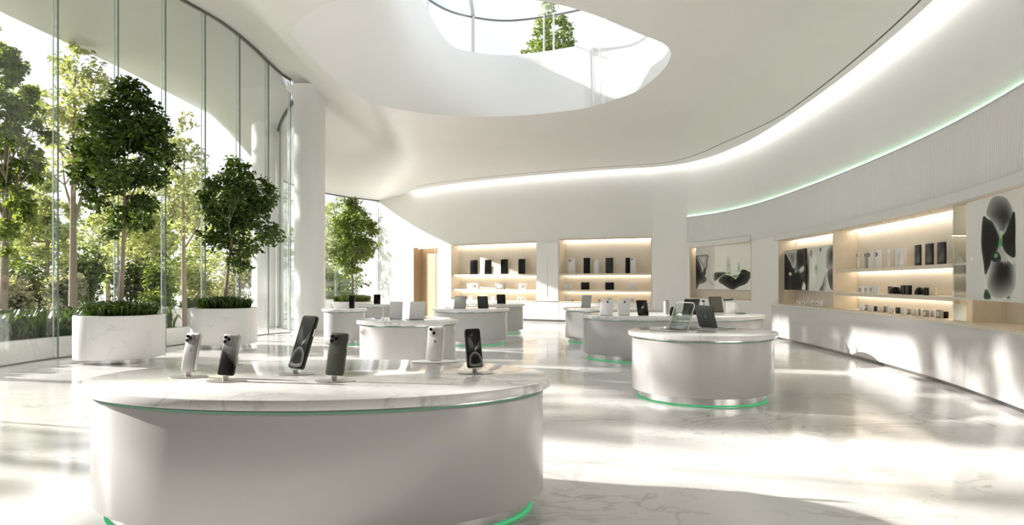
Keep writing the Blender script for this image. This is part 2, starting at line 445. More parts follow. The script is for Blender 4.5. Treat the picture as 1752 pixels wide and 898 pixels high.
# glazed facade -----------------------------------------------------------
def window_bay(i, path, s0, s1, fin_px=None):
    w = empty('window_%d' % i, kind='structure')
    n = max(1, int((s1 - s0) / .4)); R = []
    for k in range(n + 1):
        q = s0 + (s1 - s0) * k / n; x, y = path.at(q, 0); x2, y2 = path.at(q, -.024); z = zc(x, y)
        R.append([(x, y, .02), (x2, y2, .02), (x2, y2, z), (x, y, z)])
    MB().rings(R).build('pane', M_glass, w)
    # floor channel, joint and outer fin
    swp(path, s0, s1, -.05, .02, 0, .022, 'floor_channel', M_dkst, w)
    x, y = path.at(s1, -.012); z = zc(x, y); nx, ny = path.nrm(s1)
    g = MB(); A = Matrix.Translation((x, y, 0)) @ Matrix.Rotation(math.atan2(ny, nx), 4, 'Z')
    g.box(-.016, .016, -.007, .007, .0, z, A); g.build('joint', M_edge, w, smooth=False)
    g = MB(); g.box(.03, .12, -.010, .010, .0, z - .02, A); g.build('fin', M_fin, w, smooth=False)
    g = MB(); g.box(.12, .135, -.010, .010, .0, z - .02, A); g.build('fin_edge', M_steel, w, smooth=False)
    g = MB(); 
    sweep(g, path, s0, s1, -.05, .03, 0, .03); 
    g.v = [(p[0], p[1], zc(p[0], p[1]) - .05 + (p[2] > .01) * .05) for p in g.v]
    g.build('head_channel', M_dkst, w)
    return w
sL = float(np.interp(5.2, GLA.p[:, 1], GLA.s))
g = MB(); sweep(g, GLA, 0, sL, -.2, 0, 0, 9.3); struct(g.build('wall_left_light_block', M_dim))  # unseen solid wall, added to cut daylight from the near left
cuts = [sL] + [np.interp(yy, GLA.p[:, 1], GLA.s) for yy in (9,)] + [GLA.hit(x)[0] for x in (100, 203, 284, 352, 411, 460)] + [GLA.L]
for i in range(len(cuts) - 1): window_bay(i + 1, GLA, cuts[i], cuts[i + 1])
cb = [0.] + [GLB.L * f for f in (.14, .28, .42, .54, .64, .73, .82, .91, 1.)]
for i in range(len(cb) - 1): window_bay(20 + i, GLB, cb[i], cb[i + 1])
# exterior canopy: soffit from the facade head out to its free edge
mb = MB(); R = []
for i in range(60):
    t = i / 59; yy = -4 + 44 * t
    ge = np.interp(yy, GLA.p[:, 1], GLA.p[:, 0]) if yy < 21 else np.interp(yy, GLB.p[:60 if False else len(GLB.p), 1], GLB.p[:, 0])
    xi = ge + .05 if yy < 21 else min(ge, -7.4)
    xe = np.interp(yy, [-4, 18, 23, 29, 35, 40], [-14, -13.6, -13.1, -12.9, -12.5, -12.0])
    zi = zc(xi, yy) if yy < 21 else max(zc(xi, yy), 6.1)
    row = [(xi + (xe - xi) * u, yy, zi + (8.8 - zi) * ss(u)) for u in (0, .25, .5, .75, 1)]
    R.append(row + [(p[0], p[1], p[2] + .28) for p in row[::-1]])
mb.rings(R); struct(mb.build('roof_canopy', M_soffit, ang=40))

# skylight glazing on the well rim
w = empty('window_40', kind='structure')
ring = lambda z, d: [(CEN[0] + math.cos(a) * (r + d), CEN[1] + math.sin(a) * (r + d), z) for a, r in zip(ANG[::6], rt[::6])]
MB().rings([[(p[0], p[1], p[2] + sun_block_curb(a)) for p, a in zip(ring(ZT + .02, .07), ANG[::6])], ring(8.6, .07)], False, False).build('drum_pane', M_sky, w)
rr = MB(); rr.rings([ring(8.58, .05), ring(8.58, .10), ring(8.62, .10), ring(8.62, .05), ring(8.58, .05)], False, False); rr.build('ring_rail', M_dkst, w)
MB().rings([ring(8.625, .12), ring(8.64, .12)], True, True).build('roof_pane', M_sky, w)
for px in (735, 810, 930, 946):
    best = min(((abs((px - CX) / F * (CEN[1] + math.sin(a) * r) - math.cos(a) * r), k) for k, (a, r) in enumerate(zip(ANG, rt)) if math.sin(a) > .3))
    a, r = ANG[best[1]], rt[best[1]] + .07; x, y = math.cos(a) * r, CEN[1] + math.sin(a) * r
    rad = .045 if px == 810 else .022
    g = MB(); g.box(x - rad, x + rad, y - .03, y + .03, ZT + .02, 8.66); g.build('mullion', M_trim if px == 810 else M_white, w, smooth=False)
    if px == 810:
        g = MB(); g.box(x - rad, x + rad, 11.2, y, 8.64, 8.72); g.build('roof_bar', M_trim, w, smooth=False)

# ================================================================== CURVED DISPLAY WALL
# fluted cladding
mb = MB(); R = []
q0, q1 = sEnd, SX(1177); pitch = .065; n = int((q1 - q0) / pitch * 6)
for i in range(n + 1):
    q = q0 + (q1 - q0) * i / n; ph = ((q - q0) / pitch) % 1.0
    o = -.010 - .042 * abs(math.sin(PI * ph)) ** .7
    a = WALL.at(q, o); b = WALL.at(q, -.003); zf = 2.975 if q < sP1 - .06 else zPt + .20; R.append([(b[0], b[1], zf), (a[0], a[1], zf), (a[0], a[1], 4.07), (b[0], b[1], 4.07)])
mb.rings(R); struct(mb.build('wall_fluted', M_wall, ang=80))
lw = empty('light_strip', label='mint green led strip running along the curved wall above the fluted cladding', cat='light strip')
swp(WALL, q0, q1, -.062, -.004, 4.073, 4.092, 'ledge', M_trim, lw)
swp(WALL, q0, q1, -.050, -.034, 4.092, 4.115, 'diffuser', M_mint, lw)

# curved display counter
dc = empty('display_counter', label='long white curved display counter with pale wooden top under the fluted wall', cat='counter')
sC0 = sA0 + .12
swp(WALL, sEnd - 1.2, sC0, -.16, -.012, .07, CT - .035, 'base', M_body, dc)
swp(WALL, sEnd - 1.2, sC0 - .03, -.10, -.012, 0, .07, 'plinth', M_dkst, dc)
swp(WALL, sEnd - 1.2, sC0, -.17, -.012, CT - .035, CT, 'worktop', M_wood, dc)
nc = empty('display_niche', label='pale wood lined display niche with lit shelves above the curved counter', cat='display niche')
D = .5
swp(WALL, sEnd + .01, sA0 - .032, -.011, D, CT + .001, CT + .006, 'niche_floor', M_wood, nc)
swp(WALL, sEnd, sA0, D, D + .03, CT - .02, NT + .02, 'back_panel', M_woodb, nc)
swp(WALL, sEnd, sA0, .012, D + .03, NT - .002, NT + .03, 'ceiling_panel', M_wood, nc)
swp(WALL, sA0 - .03, sA0 - .004, -.011, D, CT + .004, NT - .004, 'end_panel', M_wood, nc)
swp(WALL, sA1 - .03, sA1 + .03, -.03, D, CT + .006, NT - .003, 'divider_panel', M_wood, nc)
swp(WALL, sB1 - .02, sB1 + .02, .03, D, CT, NT, 'divider_panel', M_wood, nc)
swp(WALL, sC1 - .02, sC1 + .02, .07, D, CT, NT, 'divider_panel', M_wood, nc)
for z0 in (1.875, 1.345):
    g = MB(); sweep(g, WALL, sB1 + .02, sA1 - .03, .03, D, z0, z0 + .035); sweep(g, WALL, sB1 + .02, sA1 - .03, .03, .046, z0 - .036, z0 - .0005); s = g.build('shelf', M_wood, nc)
    swp(WALL, sB1 + .05, sA1 - .08, D - .07, D - .04, z0 - .014, z0 - .001, 'light_strip', M_warm, s)
    swp(WALL, sC1 + .02, sB1 - .02, .03, D, z0, z0 + .035, 'shelf', M_white, nc)
for a, b in ((sA1 + .05, sA0 - .05), (sB1 + .04, sA1 - .05), (sEnd + .1, sB1 - .05)):
    swp(WALL, a, b, D - .12, D - .08, NT - .02, NT - .003, 'light_strip', M_warm, nc)
swp(WALL, sC1 + .03, sB1 - .03, D - .07, D - .04, 1.335, 1.344, 'light_strip', M_warm, nc)
for i in range(8):
    q = sB1 + .3 + (sA1 - sB1 - .5) * i / 7; x, y = WALL.at(q, .10)
    g = MB(); g.lathe([(0, NT - .012), (0, NT - .001)], .035, .035, 20, x, y); g.build('downlight', M_steel, nc)
hd = swp(WALL, sEnd - 1.2, sA0 + .03, -.14, -.003, NT, NT + .15, 'header', M_trim); hd.name = 'trim_3'; struct(hd)
# clear pane in front of the narrow bay
gp = swp(WALL, sC1 + .05, sB1 + .01, .012, .02, CT + .01, NT - .012, 'glass_panel', M_acryl)
tag(gp, 'clear glass panel closing the narrow bay beside the large flower picture', 'glass panel')

# ------------------------------------------------------------------ artwork (flat prints)
class Art:
    def __init__(s, w, h): s.mb = MB(); s.mb.c = []; s.w, s.h = w, h; s.k = 0
    def poly(s, pts, cin, cout, cen=None, pw=1.0, rings=10):
        """pts in 0..1 (u right, v up), colour runs from the centre to the rim"""
        pts = smooth_loop(pts)
        c = np.mean(pts, axis=0) if cen is None else np.array(cen)
        d = -.0006 * (s.k + 1); s.k += 1; n = len(pts); vs = []; cs = []
        for i in range(rings + 1):
            t = i / rings; f = t ** (pw * 1.8)
            for p in pts:
                q = c + (np.array(p) - c) * t; q = np.clip(q, 0, 1)
                vs.append(((q[0] - .5) * s.w, d, (q[1]) * s.h))
                cs.append((*[a + (b - a) * f for a, b in zip(cin, cout)], 1))
        fs = [(i * n + j, i * n + (j + 1) % n, (i + 1) * n + (j + 1) % n, (i + 1) * n + j) for i in range(rings) for j in range(n)]
        s.mb.add(vs, fs); s.mb.c += cs; return s
    def grad(s, c00, c10, c01, c11):
        n = 12; vs = []; cs = []; d = -.0006 * (s.k + 1); s.k += 1
        for j in range(n + 1):
            for i in range(n + 1):
                u, v = i / n, j / n; vs.append(((u - .5) * s.w, d, v * s.h))
                cs.append((*[(a * (1 - u) + b * u) * (1 - v) + (c * (1 - u) + e * u) * v for a, b, c, e in zip(c00, c10, c01, c11)], 1))
        s.mb.add(vs, [(j * (n + 1) + i, j * (n + 1) + i + 1, (j + 1) * (n + 1) + i + 1, (j + 1) * (n + 1) + i) for j in range(n) for i in range(n)])
        s.mb.c += cs; return s
    def put(s, name, mat, parent, y):
        s.mb.v = [(p[0], p[1] + y, p[2]) for p in s.mb.v]; o = s.mb.build(name, mat, parent, smooth=False); return o
def smooth_loop(pts):
    if len(pts) < 4: return [np.array(p) for p in pts]
    P = [np.array(p, float) for p in pts]; out = []; n = len(P)
    for i in range(n):
        p0, p1, p2, p3 = P[i - 1], P[i], P[(i + 1) % n], P[(i + 2) % n]
        for k in range(6):
            t = k / 6; out.append(.5 * (2 * p1 + (p2 - p0) * t + (2 * p0 - 5 * p1 + 4 * p2 - p3) * t * t + (3 * p1 - p0 - 3 * p2 + p3) * t ** 3))
    return out
K = lambda v: (v * 1.0, v * 1.0, v * .93)
def ell(cu, cv, ru, rv, n=14): return [(cu + ru * math.cos(2 * PI * k / n), cv + rv * math.sin(2 * PI * k / n)) for k in range(n)]

def face_in(q):                       # rotation that turns local -Y into the room
    nx, ny = WALL.nrm(q); return math.atan2(nx, -ny)
def panel_between(px0, px1, off, zb, zt, name, label, cat, thick=.03):
    a, b = WALL.hit(px0, off), WALL.hit(px1, off)
    A, B = Vector(WALL.at(a[0], off)), Vector(WALL.at(b[0], off)); c = (A + B) / 2; d = B - A
    r = empty(name, (c.x, c.y, zb), (0, 0, math.atan2(d.y, d.x)), label, cat)
    return r, d.length, zt - zb
# posters in the far bay
r, w_, h_ = panel_between(1343, 1380, .16, ZW(1362, 496, .16), ZW(1362, 427, .16), 'poster', 'black floral poster on the curved wall beside a light phone poster', 'poster')
MB().slab(w_, h_, .03, .004, .002).build('board', M_black, r)
A = Art(w_ * .99, h_ * .99).grad(K(.05), K(.02), K(.6), K(.03))
A.poly([(.0, .9), (.25, .75), (.5, .5), (.52, .2), (.3, .05), (0, 0)], K(.01), K(.03))
A.poly([(.05, .98), (.3, .99), (.6, .97), (.55, .62), (.42, .55), (.25, .78)], K(.18), K(.62))
A.poly([(.6, .95), (.85, .98), (.97, .85), (.95, .6), (.75, .5), (.6, .62)], K(.008), K(.07))
A.poly([(.25, .3), (.45, .42), (.7, .42), (.88, .2), (.8, .02), (.5, -.02), (.3, .04)], K(.006), K(.05), pw=3)
A.poly([(.82, .0), (.9, .2), (1, .12), (1, 0)], K(.9), K(.5))
A.poly([(.22, .43), (.32, .45), (.36, .38), (.26, .36)], K(.8), K(.3)); A.poly([(.7, .5), (.9, .6), (.95, .5), (.8, .42)], K(.75), K(.3))
A.poly(ell(.56, .47, .05, .05), (.25, .6, .2), (.08, .2, .06))
A.put('print', M_print, r, -.0155)
r, w_, h_ = panel_between(1385, 1428, .16, ZW(1405, 498, .16), ZW(1405, 421, .16), 'poster', 'light poster of a white phone on the curved wall next to the divider', 'poster')
MB().slab(w_, h_, .03, .004, .002).build('board', M_white, r)
A = Art(w_ * .99, h_ * .99).grad(K(.75), K(.85), K(.7), K(.8))
A.poly([(.05, .95), (.3, .97), (.38, .8), (.36, .3), (.3, .05), (.02, .02)], K(.9), K(.7))
A.poly([(.42, .97), (.55, .97), (.48, .85)], K(.2), K(.4))
A.poly([(.72, .85), (.85, .98), (1, 1), (1, .5), (.74, .5)], K(.05), K(.55), cen=(.95, .8))
A.poly([(.76, .42), (1, .47), (1, .05), (.85, .1)], K(.08), K(.25))
A.poly([(.42, .02), (.6, .2), (.72, .45), (.74, .2), (.66, .0)], K(.12), K(.75), cen=(.5, .05))
A.poly(ell(.32, .5, .07, .14), (.45, .6, .42), K(.72)); A.poly(ell(.31, .53, .035, .06), (.2, .45, .2), (.4, .6, .38))
for v in (.93, .88, .83): A.poly(ell(.08, v, .022, .018, 8), K(.01), K(.02))
for v in (.91, .855, .80): A.poly(ell(.13, v, .018, .014, 8), K(.02), K(.03))
A.put('print', M_print, r, -.0155)
# big flower picture
off = .0; zb = ZW(1700, 514, off); qa = WALL.hit(1655, off)[0]; qb = sEnd + .3
Aq, Bq = Vector(WALL.at(qa, off)), Vector(WALL.at(qb, off)); c = (Aq + Bq) / 2; d = Bq - Aq
zt = 2.795; W_ = d.length; H_ = zt - 1.35
r = empty('picture_panel', (c.x, c.y, 1.35), (0, 0, math.atan2(d.y, d.x)), 'large white picture panel of a dark flower at the end of the curved wall', 'picture')
MB().slab(W_, H_, .03, .004, .003).build('board', M_white, r)
def upx(px):                         # picture column -> u on this panel
    k = (px - CX) / F; e = d; t = (k * Aq.y - Aq.x) / (e.x - k * e.y); return t
def U(px, py):                       # pixel of the photo -> (u, v) on the panel
    u = upx(px); Y = Aq.y + d.y * u; z = HC - (py - HY) / F * Y; return (u, (z - 1.35) / H_)
A = Art(W_, H_)
A.grad(K(.74), K(.72), K(.82), K(.8))
def PU(*pts): return [U(*p) for p in pts]
A.poly(PU((1698, 340), (1712, 334), (1727, 340), (1737, 362), (1740, 400), (1740, 450), (1738, 490), (1728, 509), (1710, 512), (1695, 508), (1687, 490), (1683, 450), (1680, 410), (1683, 375), (1690, 352)), K(.45), K(.88))
A.poly(PU((1697, 342), (1710, 335), (1726, 341), (1737, 366), (1735, 382), (1724, 392), (1716, 402), (1708, 388), (1696, 374), (1690, 364)), K(.025), K(.38), cen=U(1722, 372), pw=1.4)
A.poly(PU((1684, 372), (1692, 374), (1701, 380), (1709, 396), (1713, 410), (1709, 428), (1702, 440), (1694, 460), (1688, 470), (1685, 450), (1681, 415)), K(.004), K(.10), cen=U(1697, 410), pw=5)
A.poly(PU((1737, 362), (1740, 378), (1740, 415), (1739, 440), (1726, 434), (1719, 424), (1716, 408), (1724, 394)), K(.004), K(.03), cen=U(1733, 405), pw=4)
A.poly(PU((1699, 446), (1706, 440), (1720, 446), (1731, 446), (1739, 456), (1739, 490), (1728, 506), (1712, 511), (1699, 506), (1692, 490), (1695, 466)), K(.004), K(.55), cen=U(1720, 458), pw=1.9)
A.poly(PU((1699, 438), (1705, 430), (1711, 432), (1715, 440), (1713, 447), (1701, 447)), K(.02), K(.04))
A.poly(PU((1713, 396), (1717, 394), (1720, 398), (1717, 403), (1714, 402)), (.5, .72, .45), (.3, .5, .25))
A.poly(PU((1714, 408), (1718, 406), (1717, 420), (1713, 424), (1712, 416)), (.06, .3, .07), (.2, .5, .2))
A.poly(PU((1704, 437), (1709, 433), (1710, 439), (1706, 441)), (.08, .35, .1), (.3, .5, .3))
A.poly(PU((1687, 500), (1691, 495), (1698, 510), (1687, 511)), (.03, .07, .03), (.1, .14, .1)); A.poly(PU((1724, 510), (1731, 505), (1730, 511)), (.03, .2, .05), (.2, .3, .2))
A.poly(PU((1725, 436), (1728, 437), (1740, 451), (1740, 454), (1731, 448)), K(.85), K(.6))
A.poly(PU((1663, 446), (1666, 436), (1670, 446)), K(.93), K(.93))
A.put('print', M_print, r, -.0155)
# picture niche on the curve
r = empty('display_niche', label='shallow wooden picture niche between the pier and the posters', cat='display niche')
Dp = .30
swp(WALL, sP1, sP0, Dp, Dp + .02, zPb, zPt, 'back_panel', M_woodb, r)
swp(WALL, sP1 + .004, sP0 - .004, -.02, Dp, zPb + .003, zPb + .03, 'sill', M_wood, r); swp(WALL, sP1 + .004, sP0 - .004, -.02, Dp, zPt - .03, zPt - .003, 'head', M_wood, r)
swp(WALL, sP0 - .034, sP0 - .004, -.02, Dp, zPb + .03, zPt - .03, 'side_panel', M_wood, r); swp(WALL, sP1 + .004, sP1 + .034, -.02, Dp, zPb + .03, zPt - .03, 'side_panel', M_wood, r)
swp(WALL, sP1 + .05, sP0 - .05, Dp - .06, Dp - .03, zPt - .042, zPt - .031, 'light_strip', M_warm, r)
t4 = swp(WALL, sP1 - .03, sP0 + .05, -.07, -.003, zPt + .003, zPt + .19, 'header', M_trim); t4.name = 'trim_4'; struct(t4)
r, w_, h_ = panel_between(1191, 1285, .14, ZW(1238, 495, .14), ZW(1238, 421, .14), 'picture_panel', 'white picture panel of a dark bowl and stones in the wooden picture niche', 'picture')
MB().slab(w_, h_, .03, .004, .002).build('board', M_white, r)
A = Art(w_ * .995, h_ * .995).grad(K(.8), K(.85), K(.84), K(.9))
A.poly([(0, 0), (.36, .0), (.37, .5), (.36, .99), (.02, .99), (0, .5)], K(.55), K(.7))
A.poly([(.0, .82), (.24, .82), (.245, .7), (.21, .45), (.12, .6), (.04, .78)], K(.55), K(.12), cen=(.14, .72))
A.poly([(.0, .78), (.06, .7), (.12, .52), (.14, .4), (.22, .25), (.18, .16), (.08, .12), (.0, .02)], K(.01), K(.16), cen=(.03, .4), pw=1.5)
A.poly([(.13, .36), (.17, .5), (.2, .48), (.2, .35), (.15, .33)], K(.03), K(.08)); A.poly([(.22, .55), (.24, .6), (.23, .48)], K(.05), K(.1)); A.poly([(.24, .25), (.36, .11), (.35, .1), (.25, .22)], K(.25), K(.4))
A.poly([(.37, .38), (.5, .4), (.6, .38), (.5, .3), (.38, .2)], K(.02), K(.22))
A.poly([(.45, .2), (.55, .33), (.68, .3), (.75, .22), (.82, .35), (.9, .4), (1, .38), (1, .28), (.94, .14), (.82, .07), (.7, .0), (.56, .09)], K(.006), K(.10), pw=2)
A.poly([(.84, .38), (.87, .44), (.93, .43), (.96, .38)], K(.02), K(.06))
A.poly([(.6, .36), (.595, .7), (.62, .76), (.66, .7), (.67, .36)], K(.62), K(.74)); A.poly(ell(.635, .55, .03, .035), (.3, .5, .25), (.6, .7, .55)); A.poly(ell(.64, .37, .03, .03), (.25, .45, .15), (.4, .55, .3))
A.poly([(.79, .4), (.8, .55), (.815, .62), (.83, .5), (.83, .4)], (.35, .55, .32), (.65, .75, .6)); A.poly(ell(.76, .3, .06, .025), (.12, .25, .06), (.3, .4, .2)); A.poly(ell(.70, .23, .035, .03), K(.02), K(.05))
A.put('print', M_print, r, -.0155)

# ================================================================== REAR NICHES
def rear_niche(label, s0, s1, zt, tag_):
    r = empty('display_niche', label=label, cat='display niche'); Dn = .55
    swp(WALL, s0, s1, Dn, Dn + .02, .85, zt, 'back_panel', M_woodb, r)
    swp(WALL, s0, s1, 0, Dn, zt, zt + .02, 'ceiling_panel', M_wood, r)
    swp(WALL, s0 - .02, s0, -.015, Dn, .85, zt, 'side_panel', M_wood, r); swp(WALL, s1, s1 + .02, -.015, Dn, .85, zt, 'side_panel', M_wood, r)
    swp(WALL, s0 - .02, s1 + .02, -.02, .06, zt, zt + .05, 'head_trim', M_wood, r)
    for z0 in (1.985, 1.325):
        g = MB(); sweep(g, WALL, s0, s1, .06, Dn, z0 - .04, z0); sweep(g, WALL, s0, s1, .06, .08, z0 - .078, z0 - .0405); s = g.build('shelf', M_wood, r)
        swp(WALL, s0 + .05, s1 - .05, Dn - .09, Dn - .06, z0 - .056, z0 - .041, 'light_strip', M_warm, s)
    swp(WALL, s0 + .05, s1 - .05, Dn - .12, Dn - .08, zt - .02, zt - .004, 'light_strip', M_warm, r)
    swp(WALL, s0, s1, -.05, Dn, .82, .85, 'ledge', M_wood, r)
    return r
rear_niche('lit wooden shelf niche in the rear wall next to the door', sL0, sL1, 3.30, 'L')
rear_niche('lit wooden shelf niche in the rear wall next to the round pier', sR0, sR1, 3.36, 'R')
edges = [1113, 1035, 957, 918, 853, 772]
cl = ['white base cabinet under the shelf niche closest to the pier', 'white base cabinet under the pier niche, away from the pier', 'narrow white base cabinet between the two rear niches', 'white base cabinet under the door niche, nearest the pier', 'white base cabinet under the door niche, nearest the door']
for i in range(5):
    a, b = SX(edges[i]), SX(edges[i + 1])
    r = empty('base_cabinet', label=cl[i], cat='cabinet', group='base cabinets along the rear wall')
    swp(WALL, a + .01, b - .01, -.03, -.004, .09, .815, 'door', M_white, r); swp(WALL, a + .004, b - .004, -.02, -.004, 0, .09, 'plinth', M_dkst, r)
    swp(WALL, a + .004, b - .004, -.016, -.004, .09, .815, 'carcass', M_trim, r)
a, b = SX(957), SX(918)
r = empty('wall_panel', label='tall white panel with round niche edges between the two rear shelf niches', cat='wall panel')
swp(WALL, a + .03, b - .03, -.06, -.004, .86, 3.28, 'panel', M_white, r)
g = MB(); q = (a + b) / 2; x, y = WALL.at(q, -.064); g.box(x - .006, x + .006, y - .004, y + .004, 1.0, 2.7); g.build('seam', M_trim, r, smooth=False)
# door
r = empty('door_1', kind='structure')
swp(WALL, sD0, sD1, .42, .46, 0, 3.34, 'door_leaf', M_door, r)
swp(WALL, sD0, sD1, 0, .42, 3.30, 3.34, 'head', M_door, r); swp(WALL, sD0 - .03, sD0, -.01, .46, 0, 3.34, 'jamb', M_door, r); swp(WALL, sD1, sD1 + .03, -.01, .46, 0, 3.34, 'jamb', M_door, r)
qm = sD0 + (sD1 - sD0) * .35; swp(WALL, qm - .015, qm + .015, .40, .42, 0, 3.30, 'stile', M_wood, r)
swp(WALL, sD0 + .1, sD1 - .1, .2, .26, 3.27, 3.295, 'light_strip', M_warm, r)
x, y = WALL.at(sD0 + .25, .37); g = MB(); g.tube([(x, y, .95), (x, y, 1.45)], .016); g.build('handle', M_dkst, r)

# ================================================================== ISLAND TABLES
def table(label, cx, cy, a, b, glow=True):
    r = empty('island_table', (cx, cy, 0), label=label, cat='table', group='white island display tables')
    n = 128
    MB().lathe([(.012, .865), (.003, .868), (0, .875), (0, TH - .012), (.004, TH - .004), (.014, TH)], a, b, n).build('tabletop', M_top, r)
    MB().lathe([(.085, .83), (.085, .866)], a, b, n).build('neck', M_steel, r)
    MB().lathe([(.080, .833), (.075, .833), (.075, .842), (.080, .842), (.080, .833)], a, b, n, cap0=False, cap1=False).build('rim_light', M_greensoft, r)
    MB().lathe([(.075, .118), (.058, .124), (.055, .132), (.055, .826), (.06, .832), (.07, .833)], a, b, n).build('body', M_body, r)
    MB().lathe([(.15, .0), (.15, .119)], a, b, n).build('plinth', M_steel, r)
    MB().lathe([(.148, .006), (.136, .006), (.136, .024), (.148, .024), (.148, .006)], a, b, n, cap0=False, cap1=False).build('base_light', M_green, r)
    return r
TB = {}
for key, lab, cx, cy, a, b in [
    ('T1', 'large oval island table with marble top and five phones, nearest of all', -1.36, 4.95, 1.64, 1.05),
    ('T2', 'round white island table carrying two open laptops', 2.66, 9.6, 1.015, 1.0),
    ('T3', 'wide oval island table with pale tablets, behind the two laptop table', 3.42, 14.6, 1.95, 1.3),
    ('T5', 'white island table carrying one small grey tablet in front of the pier niche', 2.82, 18.6, 1.42, 1.0),
    ('T6', 'white island table with two silver tablets, directly behind the phone table', -1.92, 12.6, .93, .92),
    ('T7', 'small round island table nearest the round column, with boxes on top', -4.42, 18.0, .58, .58),
    ('T8', 'small far island table under the potted tree by the rear glass', -4.3, 21.9, .66, .66),
    ('T9', 'white island table with two dark tablets before the door niche', -1.10, 18.15, 1.02, 1.0),
    ('T10', 'rearmost white island table with one black tablet by the base cabinets', -.60, 22.0, 1.02, 1.0)]:
    TB[key] = table(lab, cx, cy, a, b)

# ================================================================== DEVICES
def rot(alpha, delta): return (-math.radians(delta), 0, math.radians(alpha))
def camera_cluster(r, w, h, lenses, y, mat_bump, scale=1.0, left=True):
    s = w * .5 * scale; sx = -1 if left else 1
    cx = sx * (w / 2 - s * .62); cz = h - s * .62
    b = MB().slab(s, s, .006, s * .28, .002, cz - s / 2, Matrix.Translation((cx, 0, 0)), y=y - .003).build('camera_bump', mat_bump, r)
    pos = [(-.22, .22), (-.22, -.22), (.22, .0)] if lenses == 3 else [(-.22, .22), (.2, -.2)]
    for u, v in pos:
        g = MB(); g.lathe([(0, 0), (0, .007), (s * .03, .009)], s * .17, s * .17, 18, M=Matrix.Translation((cx + u * s, y - .006, cz + v * s)) @ Matrix.Rotation(PI / 2, 4, 'X')); g.build('lens', M_lens, b)
    return b
def logo(r, x, z, s, y, mat=None):
    """small rounded fruit mark with a leaf, as inlaid on the shells"""
    g = MB(); T = Matrix.Translation((x, y, z))
    pts = [(.0, -.42), (.18, -.48), (.36, -.25), (.42, 0), (.30, .08), (.27, .2), (.36, .32), (.2, .38), (0, .32), (-.2, .38), (-.4, .22), (-.42, -.05), (-.32, -.35), (-.16, -.48)]
    pp = smooth_loop(pts); g.rings([[(p[0] * s, 0.0004, p[1] * s) for p in pp], [(p[0] * s, -.0006, p[1] * s) for p in pp]], True, True, T)
    pp = smooth_loop([(.0, .42), (.05, .6), (.2, .68), (.16, .5)]); g.rings([[(p[0] * s, 0.0004, p[1] * s) for p in pp], [(p[0] * s, -.0006, p[1] * s) for p in pp]], True, True, T)
    return g.build('logo', mat or M_logo, r, smooth=False)
def wallpaper(w, h):
    A = Art(w, h).grad(K(.02), K(.01), K(.035), K(.02))
    A.poly([(.02, .82), (.25, .84), (.5, .6), (.62, .5), (.45, .42), (.15, .45), (.02, .55)], K(.16), K(.02), cen=(.25, .68))
    A.poly([(.98, .75), (.8, .66), (.62, .54), (.7, .44), (.98, .5)], K(.13), K(.02), cen=(.72, .54))
    A.poly([(.50, .49), (.62, .53), (.76, .58), (.7, .5), (.6, .44), (.53, .40)], K(.7), K(.06), cen=(.62, .51))
    A.poly([(.06, .02), (.04, .2), (.2, .34), (.5, .40), (.8, .33), (.96, .2), (.94, .02)], K(.008), K(.42), cen=(.5, .17), pw=3.2)
    A.poly([(.06, .015), (.5, .015), (.94, .015), (.96, .09), (.5, .05), (.04, .09)], K(.3), K(.18))
    return A
def phone_stand(x, y, label, post=.035):
    r = empty('phone_stand', (x, y, TH), label=label, cat='phone stand', group='round phone stands on the oval table')
    MB().lathe([(.004, 0), (0, .002), (0, .005), (.003, .007)], .135, .085, 40).build('base_plate', M_silver, r)
    MB().lathe([(0, .006), (0, post)], .022, .012, 20).build('post', M_silver, r)
    return r
def phone(name, label, loc, w, h, alpha, delta, shell, kind, t=.022, group=None, lenses=3, cat='phone'):
    r = empty(name, loc, rot(alpha, delta), label, cat, group)
    MB().slab(w, h, t, w * .14, .005).build('body', shell, r)
    y = -t / 2
    if kind == 'screen':
        MB().slab(w * .94, h * .97, .002, w * .11, .0005, h * .015, y=y - .0006).build('bezel', M_black, r)
        A = wallpaper(w * .88, h * .93); A.mb.v = [(p[0], p[1], p[2] + h * .035) for p in A.mb.v]; A.put('screen', M_screen, r, y - .0018)
    else:
        camera_cluster(r, w, h, lenses, y, shell)
        logo(r, 0, h * .55, w * .16, y - .0003)
        MB().slab(w * .93, h * .965, .002, w * .11, .0005, h * .0175, y=-y + .0006).build('screen', M_black, r)
    MB().box(w / 2 - .001, w / 2 + .002, -.004, .004, h * .62, h * .76).build('side_button', M_silver, r, smooth=False)
    return r
# phone back whose colour runs from black to silver towards the top
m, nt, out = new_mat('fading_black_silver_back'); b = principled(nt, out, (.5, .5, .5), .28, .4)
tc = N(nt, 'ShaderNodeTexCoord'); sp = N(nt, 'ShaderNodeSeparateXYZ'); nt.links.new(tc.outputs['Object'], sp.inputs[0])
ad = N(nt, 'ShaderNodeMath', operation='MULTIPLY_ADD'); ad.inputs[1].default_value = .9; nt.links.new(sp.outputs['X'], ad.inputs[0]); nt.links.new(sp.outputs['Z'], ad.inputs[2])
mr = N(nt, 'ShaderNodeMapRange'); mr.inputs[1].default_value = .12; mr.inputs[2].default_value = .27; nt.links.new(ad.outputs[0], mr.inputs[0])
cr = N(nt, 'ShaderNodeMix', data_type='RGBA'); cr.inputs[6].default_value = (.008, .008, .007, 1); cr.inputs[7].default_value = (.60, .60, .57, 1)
nt.links.new(mr.outputs[0], cr.inputs[0]); nt.links.new(cr.outputs[2], b.inputs['Base Color']); M_fade = m

